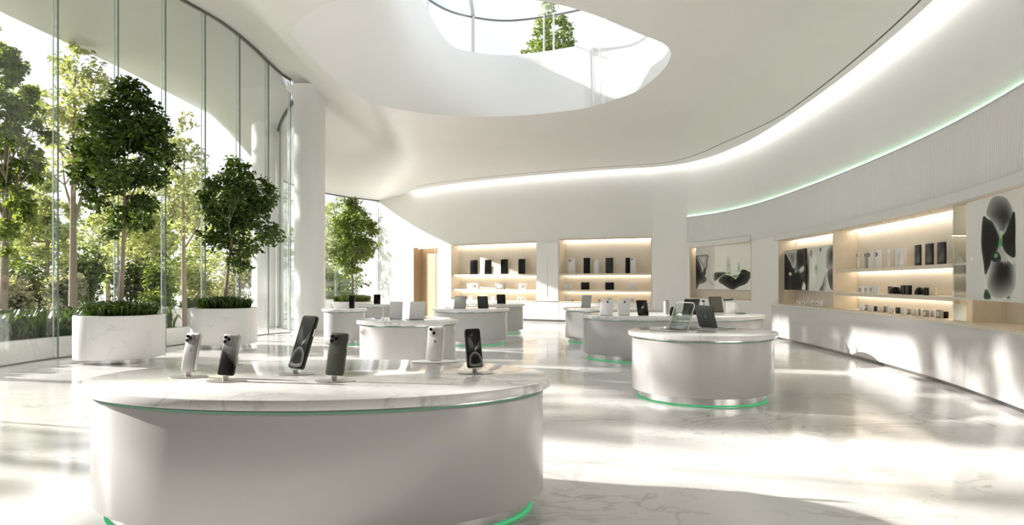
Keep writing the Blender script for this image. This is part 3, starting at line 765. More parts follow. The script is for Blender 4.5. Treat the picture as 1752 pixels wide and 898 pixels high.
def on_top(px, yb): 
    Y = GD(yb, TH); return (px - CX) / F * Y, Y
for nm, lab, px, yb, ytop, shell, kind, al, de, asp in [
    ('phone', 'silver phone shown from the back with three lenses, beside the black and silver phone', 322, 645, 571, M_silver, 'back', -24, 11.8, .48),
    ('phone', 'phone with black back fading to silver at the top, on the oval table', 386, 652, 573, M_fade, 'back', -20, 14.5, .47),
    ('phone', 'tallest black phone leaning back with its dark wallpaper screen lit', 506, 640, 542, M_char, 'screen', -40, 19, .47),
    ('phone', 'sage grey phone back with three lenses, in front of the tallest black phone', 572, 652, 571, M_green_gray, 'back', -19, 13.4, .48),
    ('phone', 'black phone with round planet wallpaper, standing alone near the table end', 813, 638, 563, M_char, 'screen', 37, 9, .46)]:
    x, Y = on_top(px, yb); st = {'silver': 0}
    post = .034; z0 = TH + post + .004
    h = (HC - (ytop - HY) / F * Y - z0) / math.cos(math.radians(de)); w = h * asp
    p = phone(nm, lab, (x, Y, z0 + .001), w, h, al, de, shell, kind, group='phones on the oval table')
    if kind == 'screen' and px > 700: camera_cluster(p, w, h, 3, -.0125, M_black, .8)
    phone_stand(x, Y, {322: 'thin round stand under the silver phone', 386: 'thin round stand under the black and silver phone', 506: 'thin round stand under the tallest black phone', 572: 'thin round stand under the sage grey phone', 813: 'thin round stand under the planet wallpaper phone'}[px])
x, Y = on_top(743, 619); h = (619 - 560) / F * Y
p = phone('phone', 'white phone shown from the back on the far side of the oval table', (x, Y, TH + .012), h * .52, h, -19, 10, M_pale, 'back', group='phones on the oval table', lenses=2)
r = empty('phone_stand', (x, Y, TH), label='flat white stand under the white phone', cat='phone stand', group='round phone stands on the oval table')
MB().lathe([(.004, 0), (0, .002), (0, .005), (.003, .007)], .2, .10, 40).build('base_plate', M_pale, r); MB().lathe([(0, .006), (0, .011)], .04, .02, 20).build('post', M_pale, r)
x, Y = on_top(407, 624); r = empty('phone_stand', (x, Y, TH), label='small bare silver phone stand without a phone', cat='phone stand', group='round phone stands on the oval table')
MB().lathe([(.002, 0), (0, .002), (0, .005), (.003, .007)], .04, .03, 30).build('base_plate', M_silver, r); MB().lathe([(0, .006), (0, .055), (-.004, .058), (-.004, .062)], .008, .008, 16).build('post', M_silver, r)

def tablet(name, label, px, yb, wpx, ytop, alpha, delta, shell, face, z=TH, cat='tablet', group='tablets on the island tables', mark=None, t=.016, Y=None, foot=True, r_=.06):
    if Y is None: Y = GD(yb, z)
    x = (px - CX) / F * Y
    rel = math.radians(alpha + math.degrees(math.atan((px - CX) / F)))
    h = (yb - ytop) / F * Y / math.cos(math.radians(delta)); w = wpx / F * Y / max(.3, math.cos(rel))
    R = empty(name, (x, Y, z + .005), rot(alpha, delta), label, cat, group)
    MB().slab(w, h, t, min(w, h) * r_ + .004, .004).build('body', shell, R)
    if face is not None: MB().slab(w * .93, h * .94, .002, min(w, h) * r_, .0005, h * .03, y=-t / 2 - .0006).build('screen', face, R)
    inv = Matrix.Rotation(math.radians(delta), 4, 'X')
    if foot:
        g = MB(); g.slab(w * .9, .16, .005, .02, .001, -.08, inv @ Matrix.Translation((0, .05, -.0022)) @ Matrix.Rotation(PI / 2, 4, 'X')); g.build('stand_foot', M_silver, R)
    if mark == 'lens':
        g = MB(); T = Matrix.Translation((w * .08, -t / 2 - .002, h * .78)); g.slab(w * .10, h * .15, .004, w * .03, .001, 0, T); b = g.build('camera_bump', M_black, R)
    if mark == 'logo': logo(R, 0, h * .5, h * .14, -t / 2 - .0012, M_logo)
    if mark == 'art':
        A = Art(w * .9, h * .9); A.poly([(.3, .45), (.45, .62), (.75, .66), (.6, .5), (.5, .4)], K(.5), K(.03)); A.poly(ell(.2, .2, .18, .12), K(.02), K(.12)); A.put('display', M_screen, R, -t / 2 - .0022)
        for o in R.children:
            if o.name.startswith('display'): o.location.z = h * .05
    return R
def laptop(label, px, yb, w, h, alpha, delta, shell, lid_face, base_to, base_shell, depth, Y=None, frame=False):
    if Y is None: Y = GD(yb, TH)
    x = (px - CX) / F * Y
    R = empty('laptop', (x, Y, TH), (0, 0, math.radians(alpha)), label, 'laptop', 'open laptops on the island tables')
    T = Matrix.Translation((0, 0, .016)) @ Matrix.Rotation(-math.radians(delta), 4, 'X')
    if frame:
        g = MB(); k = [(-w / 2, 0, 0), (-w / 2, 0, h * .86), (-w * .47, 0, h * .95), (-w * .38, 0, h), (w * .38, 0, h), (w * .47, 0, h * .95), (w / 2, 0, h * .86), (w / 2, 0, 0)]
        g.tube(k, .0075, 8, T); lid = g.build('lid', shell, R)
        MB().slab(w * .95, h * .60, .004, .01, .001, 0.01, T).build('lower_panel', M_acryl2, lid)
    else:
        lid = MB().slab(w, h, .010, .018, .003, 0, T).build('lid', shell, R)
    if lid_face is not None: MB().slab(w * .95, h * .93, .002, .012, .0005, h * .035, T, y=-.0058 ).build('display', lid_face, lid)
    sg = base_to
    B = Matrix.Translation((0, sg * depth / 2, .009)) @ Matrix.Rotation(PI / 2, 4, 'X')
    b = MB().slab(w, depth, .016, .02, .004, -depth / 2, B).build('base', base_shell, R)
    kb = MB()
    for i in range(5):
        for j in range(12):
            kb.box(-w * .43 + j * w * .072, -w * .43 + j * w * .072 + w * .062, sg * depth * (.12 + .085 * i) - depth * .035, sg * depth * (.12 + .085 * i) + depth * .035, .0168, .0190)
    kb.build('keyboard', M_black, b, smooth=False)
    MB().box(-w * .16, w * .16, sg * depth * .78 - depth * .13, sg * depth * .78 + depth * .13, .0168, .0178).build('trackpad', M_grey, b, smooth=False)
    MB().tube([(-w * .4, 0, .016), (w * .4, 0, .016)], .007, 10).build('hinge', M_char, R)
    return R, lid, T
# two laptops on the round table
laptop('silver open laptop with a clear see-through lid on the round table', 1160, 565, .40, .40, -62, 20, M_silver, M_acryl, -1, M_silver, .36, frame=True)
R_, lid, T_ = laptop('dark laptop seen from the back of its lid on the round table', 1212, 562, .40, .34, -66, -17, M_char, None, 1, M_silver, .34)
g = MB(); g.add([(-.022, -.0062, .15), (-.014, -.0062, .15), (.002, -.0062, .185), (.0, -.0062, .2)], [(0, 1, 2, 3)], T_); g.add([(.0, -.0062, .2), (.002, -.0062, .185), (.016, -.0062, .15), (.024, -.0062, .15)], [(0, 1, 2, 3)], T_); g.build('logo', M_grey, lid, smooth=False)
# the wide oval table
tablet('tablet', 'white tablet with black lens on the wide oval table, next to its narrow end', 1037, 540, 22, 513, -20, 14, M_pale, M_white, mark='lens')
tablet('tablet', 'white tablet on the wide oval table, between white and black ones', 1067, 540, 21, 513, -14, 8, M_pale, M_white, mark='lens')
tablet('tablet', 'black tablet with pale wallpaper mark on the wide oval table', 1101, 540, 18, 514, 24, 14, M_black, M_black, mark='art')
r = empty('speaker', (*on_top(1140, 538), TH), label='tall grey cylinder speaker standing behind the small black speaker', cat='speaker')
MB().lathe([(.008, 0), (0, .01), (0, .27), (.012, .29)], .055, .055, 32).build('body', M_grey, r); MB().lathe([(.012, .29), (.02, .302)], .055, .055, 32).build('top_cap', M_black, r)
xx, yy = on_top(1146, 540); r = empty('speaker', (xx + .03, yy - .12, TH), label='small black domed speaker on the wide oval table', cat='speaker')
MB().lathe([(.012, 0), (0, .012), (-.004, .07), (0, .13), (.012, .165), (.035, .185)], .06, .06, 32).build('body', M_black, r); MB().lathe([(-.012, 0), (-.012, .008)], .06, .06, 32).build('base_ring', M_silver, r)
laptop('black laptop seen from the back behind the silver laptop', 1180, 538.5, .42, .33, 28, -14, M_black, None, 1, M_silver, .30)
r = empty('speaker', (*on_top(1203, 535), TH), label='slim grey bottle shaped speaker behind the dark laptops', cat='speaker')
MB().lathe([(.01, 0), (0, .01), (0, .20), (.01, .22), (.01, .25)], .04, .04, 28).build('body', M_grey, r); MB().lathe([(.006, .25), (.006, .275), (.014, .28)], .04, .04, 28).build('top_cap', M_black, r)
tablet('tablet', 'dark grey tablet standing on the far side of the wide oval table', 1227, 534.5, 21, 508, 20, 14, M_char, M_green_gray, mark=None)
xx, yy = on_top(1252, 536); r = empty('tablet_stand', (xx, yy, TH), label='white tablet hung from a thin bent silver stand at the oval table end', cat='stand')
MB().slab(.20, .24, .010, .02, .003, .01, Matrix.Translation((-.03, 0, 0)) @ Matrix.Rotation(math.radians(8), 4, 'X')).build('panel', M_pale, r)
MB().tube([(-.16, .05, .30), (-.04, .05, .31), (.06, .05, .30), (.09, .05, .28), (.13, .05, .14), (.17, .05, .01)], .008, 8).build('arm', M_silver, r)
MB().tube([(-.17, .05, .29), (.05, .05, .305)], .018, 8).build('clamp', M_char, r)
MB().box(.12, .30, -.03, .12, 0, .012).build('foot', M_char, r, smooth=False)
# other tables
tablet('tablet', 'small grey tablet on a stand in front of the pier niche', 1002, 526.5, 16, 505.5, -34, 14, M_grey, M_grey)
tablet('tablet', 'silver tablet leaning by the wire rings on the table behind the phones', 677, 546, 22, 516, -12, 6, M_pale, M_pale, foot=True)
laptop('silver laptop with its pale back turned out on the table behind the phones', 713, 547.5, .29, .33, 24, -13, M_pale, None, 1, M_silver, .24)
xx, yy = on_top(655, 548); r = empty('wire_rack', (xx, yy, TH), label='thin wire ring accessory rack beside the silver tablet', cat='rack')
MB().lathe([(0, 0), (0, .006)], .09, .06, 30).build('base_plate', M_silver, r); MB().tube([(0, 0, .0), (.01, 0, .14), (.0, 0, .26)], .005, 8).build('post', M_silver, r)
for k, (dz, rx) in enumerate(((.2, .05), (.12, .045), (.06, .05))):
    MB().tube([(.0 + rx + rx * math.cos(t * PI / 8), .0, dz + rx * .8 * math.sin(t * PI / 8)) for t in range(17)], .004, 6).build('ring', M_silver, r)
tablet('tablet', 'grey tablet in a folding case on the table before the door niche', 786, 527.8, 20, 507, -22, 14, M_char, M_grey, mark=None)
tablet('tablet', 'black tablet with green tinted screen on the table before the door niche', 827, 527.8, 18, 507, 24, 12, M_black, M_char, mark=None)
tablet('tablet', 'black tablet on the rearmost table by the base cabinets', 858, 519.8, 15, 504, 22, 10, M_black, M_black)
xx, yy = on_top(766, 526.8); r = empty('tablet_stand', (xx, yy, TH), label='thin bare white tablet stand with a flat bar top', cat='stand')
MB().lathe([(0, 0), (0, .008)], .07, .05, 24).build('base_plate', M_char, r); MB().tube([(0, 0, .006), (0, 0, .26)], .009, 8).build('post', M_pale, r); MB().box(-.12, .16, -.02, .02, .255, .27).build('bar', M_pale, r, smooth=False)

def carton(name, label, loc, w, h, d, rz, mat, group, face=None, cat='box'):
    r = empty(name, loc, (0, 0, rz), label, cat, group)
    MB().slab(w, h, d, .006, .003, 0).build('body', mat, r)
    if face: MB().slab(w * .55, h * .5, .002, .006, .0005, h * .26, y=-d / 2 - .0006).build('label_print', face, r)
    return r
x, Y = on_top(583, 528); carton('product_box', 'white box lying on the small round table by the column', (x - .02, Y, TH), .30, .13, .12, .1, M_white, 'boxes on the small round table')
x, Y = on_top(601, 527); tablet('phone', 'black phone standing on the small round table by the column', 602, 527.5, 9, 506, 10, 8, M_black, M_black, cat='phone', group='phones on the small tables', t=.03)
tablet('phone', 'black phone on the far small table under the potted tree', 645, 519.9, 11, 504, -6, 6, M_black, M_black, cat='phone', group='phones on the small tables', t=.05)

# ================================================================== SHELF GOODS
def shelf_item(kind, label, px0, px1, ytop, zs, off, group, mat, face=None, d=.04, name=None, cat=None):
    a, b = WALL.hit(px0, off), WALL.hit(px1, off); A, B = Vector(WALL.at(a[0], off)), Vector(WALL.at(b[0], off)); c = (A + B) / 2
    w = (B - A).length; q = (a[0] + b[0]) / 2; rz = face_in(q); h = max(.03, HC - (ytop - HY) / F * c.y - zs)
    loc = (c.x, c.y, zs + .001)
    if kind == 'tablet':
        r = empty(name or 'tablet', loc, (0, 0, rz), label, cat or 'tablet', group)
        MB().slab(w, h, .02, w * .07, .004).build('body', mat, r)
        if face: MB().slab(w * .92, h * .94, .002, w * .05, .0005, h * .03, y=-.0108).build('screen', face, r)
        g = MB(); g.box(-w * .25, w * .25, .008, .09, 0, .006); g.build('stand_foot', M_silver, r, smooth=False)
        return r
    if kind == 'phone':
        r = empty(name or 'phone', loc, (0, 0, rz), label, cat or 'phone', group)
        MB().slab(w, h, .022, w * .14, .005).build('body', mat, r)
        camera_cluster(r, w, h, 3 if w > .2 else 2, -.011, mat)
        g = MB(); g.box(-w * .25, w * .25, .008, .08, 0, .006); g.build('stand_foot', M_silver, r, smooth=False)
        return r
    if kind == 'box':
        return carton(name or 'product_box', label, loc, w, h, d, rz, mat, group, face, cat or 'box')
    if kind == 'bottle':
        r = empty(name or 'speaker', loc, (0, 0, 0), label, cat or 'speaker', group); k = w / 2
        MB().lathe([(k * .15, 0), (0, .01), (0, h * .72), (k * .3, h * .84), (k * .45, h * .93)], k, k, 28).build('body', mat, r)
        MB().lathe([(k * .4, h * .93), (k * .4, h * .985), (k * .55, h)], k, k, 28).build('cap', M_silver, r)
        return r
    if kind == 'dome':
        r = empty(name or 'speaker', loc, (0, 0, 0), label, cat or 'speaker', group); k = w / 2
        MB().lathe([(k * .12, 0), (0, h * .1), (0, h * .35), (k * .15, h * .65), (k * .45, h * .9), (k * .8, h)], k, k, 28).build('body', mat, r)
        MB().lathe([(-.01, 0), (-.01, .008)], k, k, 28).build('base_ring', M_silver, r)
        return r
UD, UR = 1.985, 1.325
for i, (a, b, yt) in enumerate([(804.5, 817, 445), (829.5, 841, 444.5), (857, 869, 443.5), (887, 898.5, 443)]):
    shelf_item('tablet', 'black tablet on the top shelf of the niche by the door, %s from the door' % ORD[i], a, b, yt, UD, .30, 'black tablets in the door niche', M_black, M_black)
gB = 'boxes in the door niche'
for i, (a, b, yt, m, f) in enumerate([(800.5, 805.5, 485, M_white, None), (807, 819, 484.5, M_pale, M_grey), (848.5, 864, 484.5, M_grey, M_pale), (889, 901, 485, M_pale, M_silver)]):
    shelf_item('box', '%s box on the middle shelf of the door niche, %s from the door' % (['thin white', 'white printed', 'grey patterned', 'pale grey'][i], ORD[i]), a, b, yt, UR, .28, gB, m, f, d=.12)
for i, (a, b, yt) in enumerate([(803, 808, 506), (824, 834, 505), (841, 847, 506.5)]):
    shelf_item('box', 'small white box on the ledge of the door niche, %s from the door' % ORD[i], a, b, yt, .85, .25, gB, M_white, M_pale, d=.1)
shelf_item('dome', 'small white domed speaker on the ledge of the door niche', 885, 891, 508, .85, .2, 'speakers on the rear ledges', M_white)
shelf_item('box', 'white box with grey print on the ledge of the door niche beside a dome', 892, 898, 508, .85, .2, gB, M_white, M_grey, d=.1)
gP = 'devices in the pier niche'
shelf_item('phone', 'white phone back on the top shelf of the pier niche, away from pier', 972, 984, 442, UD, .3, gP, M_pale)
shelf_item('tablet', 'black tablet on the top shelf of the pier niche, beside the white phone back', 998.5, 1009.5, 441, UD, .3, gP, M_black, M_black)
shelf_item('bottle', 'slim white bottle shaped speaker between two black tablets of the pier niche', 1017, 1025, 442.5, UD, .3, gP, M_pale)
shelf_item('tablet', 'wide black tablet in the middle of the top pier niche shelf', 1036, 1049, 441, UD, .3, gP, M_black, M_char)
shelf_item('tablet', 'black phone paired with a white one on the pier niche shelf', 1070, 1078, 441, UD, .3, gP, M_black, M_black, name='phone', cat='phone')
shelf_item('phone', 'white phone paired with a black one on the pier niche shelf', 1078.8, 1088, 441, UD, .3, gP, M_pale)
for i, (a, b) in enumerate([(963.5, 968), (968.8, 973), (973.8, 978.5)]):
    shelf_item('bottle', 'small white bottle on the middle pier niche shelf, %s from the panel' % ORD[i], a, b, 485, UR, .2, 'white bottles in the pier niche', M_pale, name='bottle', cat='bottle')
shelf_item('tablet', 'small black tablet on the middle pier niche shelf beside the white bottles', 994, 1008.5, 483, UR, .28, gP, M_black, M_black)
shelf_item('tablet', 'small black tablet on the middle pier niche shelf beside the white box', 1035.5, 1050.5, 483, UR, .28, gP, M_black, M_black)
shelf_item('box', 'flat white box with faint print on the middle shelf of the pier niche', 1076, 1090.5, 483, UR, .28, gP, M_white, M_pale, d=.06)
shelf_item('box', 'low white box with a lens on the ledge of the pier niche', 969.5, 977, 510, .85, .2, gP, M_white, M_silver, d=.1)
shelf_item('dome', 'tiny bronze speaker beside the low white box on the ledge', 978.5, 982.5, 511.5, .85, .2, 'speakers on the rear ledges', M_gold)
shelf_item('dome', 'small bronze round speaker on the ledge of the pier niche', 1023, 1030.5, 511, .85, .2, 'speakers on the rear ledges', M_gold)
shelf_item('box', 'small white box standing behind the white tablets, on the pier niche ledge', 1039.5, 1046.5, 509, .85, .3, gP, M_white, M_grey, d=.1)
shelf_item('box', 'low pale box on the pier niche ledge beside the tall white box', 1069, 1076.5, 510, .85, .3, gP, M_pale, None, d=.1)
shelf_item('box', 'tall white box on the pier niche ledge, nearest the pier', 1078.5, 1085.5, 510, .85, .3, gP, M_white, M_silver, d=.1)

# curved wall bay
ZU, ZM = 1.91, 1.38
gU = 'devices on the upper curved wall shelf'
for lab, a, b, yt, m, k in [
    ('pale phone with black lens column, first on the upper curved wall shelf', 1466, 1471.5, 433, M_silver, 'phone'),
    ('thin wooden card box on the upper curved wall shelf behind pale phone', 1473.5, 1476, 431, M_wood, 'box'),
    ('grey phone pressed against the white phone on the upper curved wall shelf', 1480, 1485, 433, M_grey, 'phone'),
    ('white phone on the upper curved wall shelf, second from the poster side', 1486, 1494, 430, M_pale, 'phone'),
    ('white phone with one dark lens on the upper shelf, third from posters', 1498.5, 1508, 428.5, M_white, 'phone'),
    ('thin white boxed phone on the upper curved wall shelf, fourth upright', 1521, 1525.5, 426.5, M_white, 'box'),
    ('thin wooden box on the upper curved shelf between white boxes', 1528, 1531, 427, M_wood, 'box'),
    ('white boxed phone on the upper shelf beside the black trio, slim one', 1533, 1538, 425.5, M_pale, 'box'),
    ('white boxed phone on the upper shelf beside the black trio, wider one', 1539.5, 1549, 425, M_white, 'box')]:
    if k == 'phone': shelf_item('phone', lab, a, b, yt, ZU, .26, gU, m)
    else: shelf_item('box', lab, a, b, yt, ZU, .26, gU, m, M_silver if m is not M_wood else None, d=.05)
for i, (a, b, yt) in enumerate([(1565.5, 1576, 419), (1583.5, 1597, 416.5), (1604, 1618.5, 414)]):
    shelf_item('tablet', 'black phone of the trio on the upper curved shelf, %s from the white boxes' % ORD[i], a, b, yt, ZU, .26, 'black phones on the upper curved wall shelf', M_black, M_black, name='phone', cat='phone')
gM = 'goods on the middle curved wall shelf'
for i, (a, b, yt) in enumerate([(1470, 1476.5, 490), (1480, 1486, 489.5), (1489, 1495, 489), (1496.5, 1503.5, 489)]):
    shelf_item('box', 'small white box on the middle curved wall shelf, %s from the posters' % ORD[i], a, b, yt, ZM, .2, gM, M_white, M_grey if i < 3 else None, d=.05)
for lab, a, b, yt, k in [('black cube speaker first of the dark goods on the middle curved shelf', 1521, 1526, 490, 'box'), ('black domed speaker on the middle curved wall shelf', 1528.5, 1539.5, 490, 'dome'),
                         ('black box paired with its twin, side away from the dome', 1551, 1558, 488, 'box'), ('black box paired with its twin, side next to the dome', 1543, 1549.5, 488, 'box'),
                         ('small black oval speaker nearest the pair of black boxes', 1570, 1577.5, 491, 'dome'), ('small black slab beside the pale box on the middle shelf', 1583, 1585.5, 492, 'box'), ('second small black slab on the middle shelf, touching the pale box', 1587, 1589.5, 492, 'box')]:
    shelf_item(k, lab, a, b, yt, ZM, .2, gM, M_black, M_char if k == 'box' else None, d=.05)
shelf_item('box', 'pale wooden box ending the row on the middle curved wall shelf', 1591.5, 1602, 492.5, ZM, .22, gM, M_wood, None, d=.05)
gC = 'small boxes on the curved counter'
cc = [M_white, M_grey, M_pale, M_char, M_silver, M_grey, M_white, M_char, M_pale, M_grey, M_silver, M_pale, M_grey, M_white, M_grey, M_black]
cn = {M_white.name: 'white', M_grey.name: 'grey', M_pale.name: 'pale', M_char.name: 'charcoal', M_silver.name: 'silver', M_black.name: 'black'}
xs = [1472, 1480, 1487, 1495, 1503, 1512, 1521, 1534, 1543, 1552, 1562, 1571, 1581, 1594, 1604, 1613]
for i, x in enumerate(xs):
    shelf_item('box', 'small %s box on the curved counter under the shelves, %s from the posters' % (cn[cc[i].name], ORD[i]), x, x + 5.5 + i * .12, 521.5 + i * .75 - (i % 3), CT + .007, .12 + .1 * (i % 2), gC, cc[i], M_pale if cc[i] is M_grey else None, d=.05)
for i, x in enumerate((1364, 1373, 1389, 1396, 1404)):
    shelf_item('box', 'tiny white box on the counter below the posters, %s from the niche end' % ORD[i], x, x + 5, 515 if i < 2 else 514.5, CT + .007, .12, gC, M_white, M_grey if i < 4 else None, d=.04)
gN = 'things in the glass fronted bay'
shelf_item('phone', 'pale mint phone with black lenses behind the clear glass panel', 1633.5, 1642, 411, ZU, .24, gN, M_mintcase)
shelf_item('box', 'slim bronze backed box beside the mint phone behind glass', 1643.8, 1648, 414, ZU, .24, gN, M_gold, M_pale, d=.04)
shelf_item('box', 'small white box on the lower shelf behind the clear glass panel', 1634, 1640, 490, ZM, .2, gN, M_white, M_pale, d=.05)
shelf_item('box', 'small white box with bronze dot behind glass, nearest the flower picture', 1642, 1647.5, 489, ZM, .2, gN, M_white, M_gold, d=.05)

# ================================================================== PLANTS
def leaf_cloud(centers, radii, n, size, seed, flat=.75, elong=.55, droop=.25):
    """n folded leaves scattered in blobs; returns verts, faces"""
    r = np.random.default_rng(seed); centers = np.array(centers); radii = np.array(radii)
    w = radii[:, 0] * radii[:, 1] * radii[:, 2]; w = w / w.sum()
    k = r.choice(len(centers), n, p=w)
    d = r.normal(size=(n, 3)); d /= np.linalg.norm(d, axis=1)[:, None]
    rad = r.random(n) ** .42
    P = centers[k] + d * rad[:, None] * radii[k]
    a = r.normal(size=(n, 3)) * np.array([1, 1, .5]) + d * .6; a[:, 2] -= droop; a /= np.linalg.norm(a, axis=1)[:, None]
    u = r.normal(size=(n, 3)) * .55 + np.array([0, 0, 1.0]); b = np.cross(a, u); b /= np.linalg.norm(b, axis=1)[:, None]; c = np.cross(b, a)
    L = size * (.65 + .7 * r.random(n)); W = L * elong * .5
    L = L[:, None]; W = W[:, None]
    V = np.stack([P - a * L * .5, P + b * W + c * W * .35 - a * L * .05, P + a * L * .5 - c * L * .1, P - b * W + c * W * .35 - a * L * .05], 1).reshape(-1, 3)
    i0 = np.arange(n) * 4
    Fc = np.concatenate([np.stack([i0, i0 + 1, i0 + 2], 1), np.stack([i0, i0 + 2, i0 + 3], 1)])
    return V, Fc
def np_mesh(name, V, Fc, mat, parent=None):
    me = bpy.data.meshes.new(name); me.vertices.add(len(V)); me.vertices.foreach_set('co', V.astype(np.float32).ravel())
    me.loops.add(Fc.size); me.loops.foreach_set('vertex_index', Fc.astype(np.int32).ravel())
    me.polygons.add(len(Fc)); me.polygons.foreach_set('loop_start', np.arange(len(Fc), dtype=np.int32) * Fc.shape[1])
    me.update(calc_edges=True); me.validate(); me.materials.append(mat)
    o = bpy.data.objects.new(name, me); COL.objects.link(o)
    if parent is not None: o.parent = parent
    return o
def branches(mb, base, h0, crown_c, crown_r, rt, nb, seed, fork=None):
    """trunk from base up into the crown with nb limbs; returns limb tips"""
    r = random.Random(seed); bx, by, bz = base; tips = []
    top = Vector(crown_c) + Vector((0, 0, crown_r[2] * .55))
    pts = []; rad = []
    for i in range(9):
        t = i / 8; p = Vector((bx, by, bz)).lerp(top, t); p.x += math.sin(t * 5 + seed) * .012 * h0 * .3; p.y += math.cos(t * 4 + seed) * .03
        pts.append(p); rad.append(rt * (1 - .85 * t) + .004)
    pts[0] = Vector(base); mb.tube(pts, rad, 10)
    for k in range(nb):
        t = .42 + .5 * k / nb; i = int(t * 8); p = pts[i].lerp(pts[i + 1], t * 8 - i)
        a = k * 2.4 + r.random(); e = Vector(crown_c) + Vector((math.cos(a) * crown_r[0] * r.uniform(.55, .85), math.sin(a) * crown_r[1] * r.uniform(.55, .85), crown_r[2] * r.uniform(-.65, .6)))
        if e.z < p.z + .1: e.z = p.z + .15
        m1 = p.lerp(e, .5) + Vector((r.uniform(-.1, .1), r.uniform(-.1, .1), -.08 * (e - p).length))
        rr = rt * (1 - .85 * t) * .6
        mb.tube([p, p.lerp(m1, .55), m1, e], [rr, rr * .8, rr * .6, .006], 7); tips.append(e)
        for q in range(2):
            e2 = m1.lerp(e, .4) + Vector((r.uniform(-.5, .5) * crown_r[0], r.uniform(-.5, .5) * crown_r[1], r.uniform(.0, .5) * crown_r[2] * .6)); mb.tube([m1, m1.lerp(e2, .6), e2], [rr * .5, rr * .35, .004], 5); tips.append(e2)
    return tips
PROF = [(0, .30), (.15, .72), (.35, 1.0), (.55, .86), (.75, .58), (.9, .33), (1, .10)]
def crown_blobs(tips, cc, cr, seed, br=.24, extra=46):
    """leaf clusters sitting on a broad-shouldered crown outline plus the twig ends"""
    r = random.Random(seed); C = []; Rd = []
    px_, py_ = [p[0] for p in PROF], [p[1] for p in PROF]
    for t in tips:
        h = (t[2] - cc[2]) / cr[2] * .5 + .5; lim = float(np.interp(h, px_, py_)); d = Vector(((t[0] - cc[0]) / cr[0], (t[1] - cc[1]) / cr[1]))
        if d.length > lim: d = d * (lim / d.length)
        s = br * r.uniform(.6, .95); C.append((cc[0] + d.x * cr[0], cc[1] + d.y * cr[1], min(max(t[2], cc[2] - cr[2]), cc[2] + cr[2] * .9))); Rd.append((cr[0] * s, cr[1] * s, cr[0] * s * .8))
    for k in range(extra):
        h = ((k + r.random()) / extra) ** .9; lim = float(np.interp(h, px_, py_)); a = k * 2.39996 + r.uniform(-.4, .4); q = lim * r.uniform(.45, .95) if k % 4 else lim * r.uniform(0, .4)
        s = br * r.uniform(.7, 1.25) * (.65 + .45 * lim)
        C.append((cc[0] + math.cos(a) * q * cr[0], cc[1] + math.sin(a) * q * cr[1], cc[2] + (2 * h - 1) * cr[2] + r.uniform(-.1, .1) * cr[2])); Rd.append((cr[0] * s, cr[1] * s, cr[0] * s * r.uniform(.55, .9)))
    return C, Rd
def potted_tree(label, cx, cy, pr, ph, crown, nl, size, mat, seed, trunk_r=.055):
    r = empty('potted_tree', (cx, cy, 0), label=label, cat='potted tree', group='trees in white marble planters')
    MB().lathe([(.06, .085), (.012, .09), (0, .10), (0, ph - .014), (.006, ph - .004), (.016, ph), (.055, ph), (.06, ph - .006), (.06, ph - .10)], pr, pr, 96, e=2.7).build('pot', M_pot, r)
    MB().lathe([(.20, 0), (.20, .092)], pr, pr, 72, e=2.4).build('foot', M_steel, r)
    MB().lathe([(.063, ph - .12), (.063, ph - .03)], pr, pr, 60, e=2.7).build('soil', M_soil, r)
    # low planting: blades arching out of the soil
    rr = np.random.default_rng(seed); n = 760; V = []; Fc = []
    for i in range(n):
        a = rr.random() * 2 * PI; q = math.sqrt(rr.random()) * (pr - .12); x, y = math.cos(a) * q, math.sin(a) * q
        b = a + rr.normal() * .8; L = .16 + .16 * rr.random(); u = np.array([math.cos(b), math.sin(b), 0]); s = np.array([-math.sin(b), math.cos(b), 0]) * .022
        o = np.array([x, y, ph - .03]); hgt = .14 + .22 * rr.random() * (1 - .5 * q / pr)
        p1 = o + u * L * .35 + np.array([0, 0, hgt]); p2 = o + u * L + np.array([0, 0, hgt * (.75 + .3 * rr.random())])
        k = len(V); V += [o - s * .4, o + s * .4, p1 + s, p1 - s, p2]; Fc += [(k, k + 1, k + 2, k + 3)]; Fc += [(k + 3, k + 2, k + 4, k + 4)]
    m = MB(); m.v = [tuple(p) for p in V]; m.f = [f if f[2] != f[3] else f[:3] for f in Fc]
    m.build('underplanting', M_fern if mat is M_leaf else M_leaf2, r, smooth=False)
    (ccx, ccy, ccz), cr = crown
    tb = MB(); tips = branches(tb, (0, 0, ph - .06), ccz, (ccx, ccy, ccz), cr, trunk_r, 11, seed)
    tb.build('trunk', M_bark, r, ang=80)
    C, Rd = crown_blobs(tips, (ccx, ccy, ccz), cr, seed, .27, 46)
    V, Fc = leaf_cloud(C, Rd, nl, size, seed); np_mesh('crown', V, Fc, mat, r)
    return r
# crown boxes measured on the photograph: offsets from the pot axis
potted_tree('tallest dark green tree in a marble planter by the glass wall', -8.03, 14.0, .77, .955, ((.10, 0, 4.15), (1.12, 1.05, 1.60)), 6800, .135, M_leaf, 5, .05)
potted_tree('medium dark green tree in a marble planter near the round column', -7.22, 17.15, .735, .98, ((.30, .1, 3.42), (1.18, 1.05, 1.36)), 5200, .135, M_leaf, 9, .045)
potted_tree('pale green tree in a white planter by the rear glass wall', -6.62, 28.3, .85, .84, ((.0, 0, 3.55), (1.15, 1.1, 1.55)), 5500, .15, M_leaf2, 14, .06)

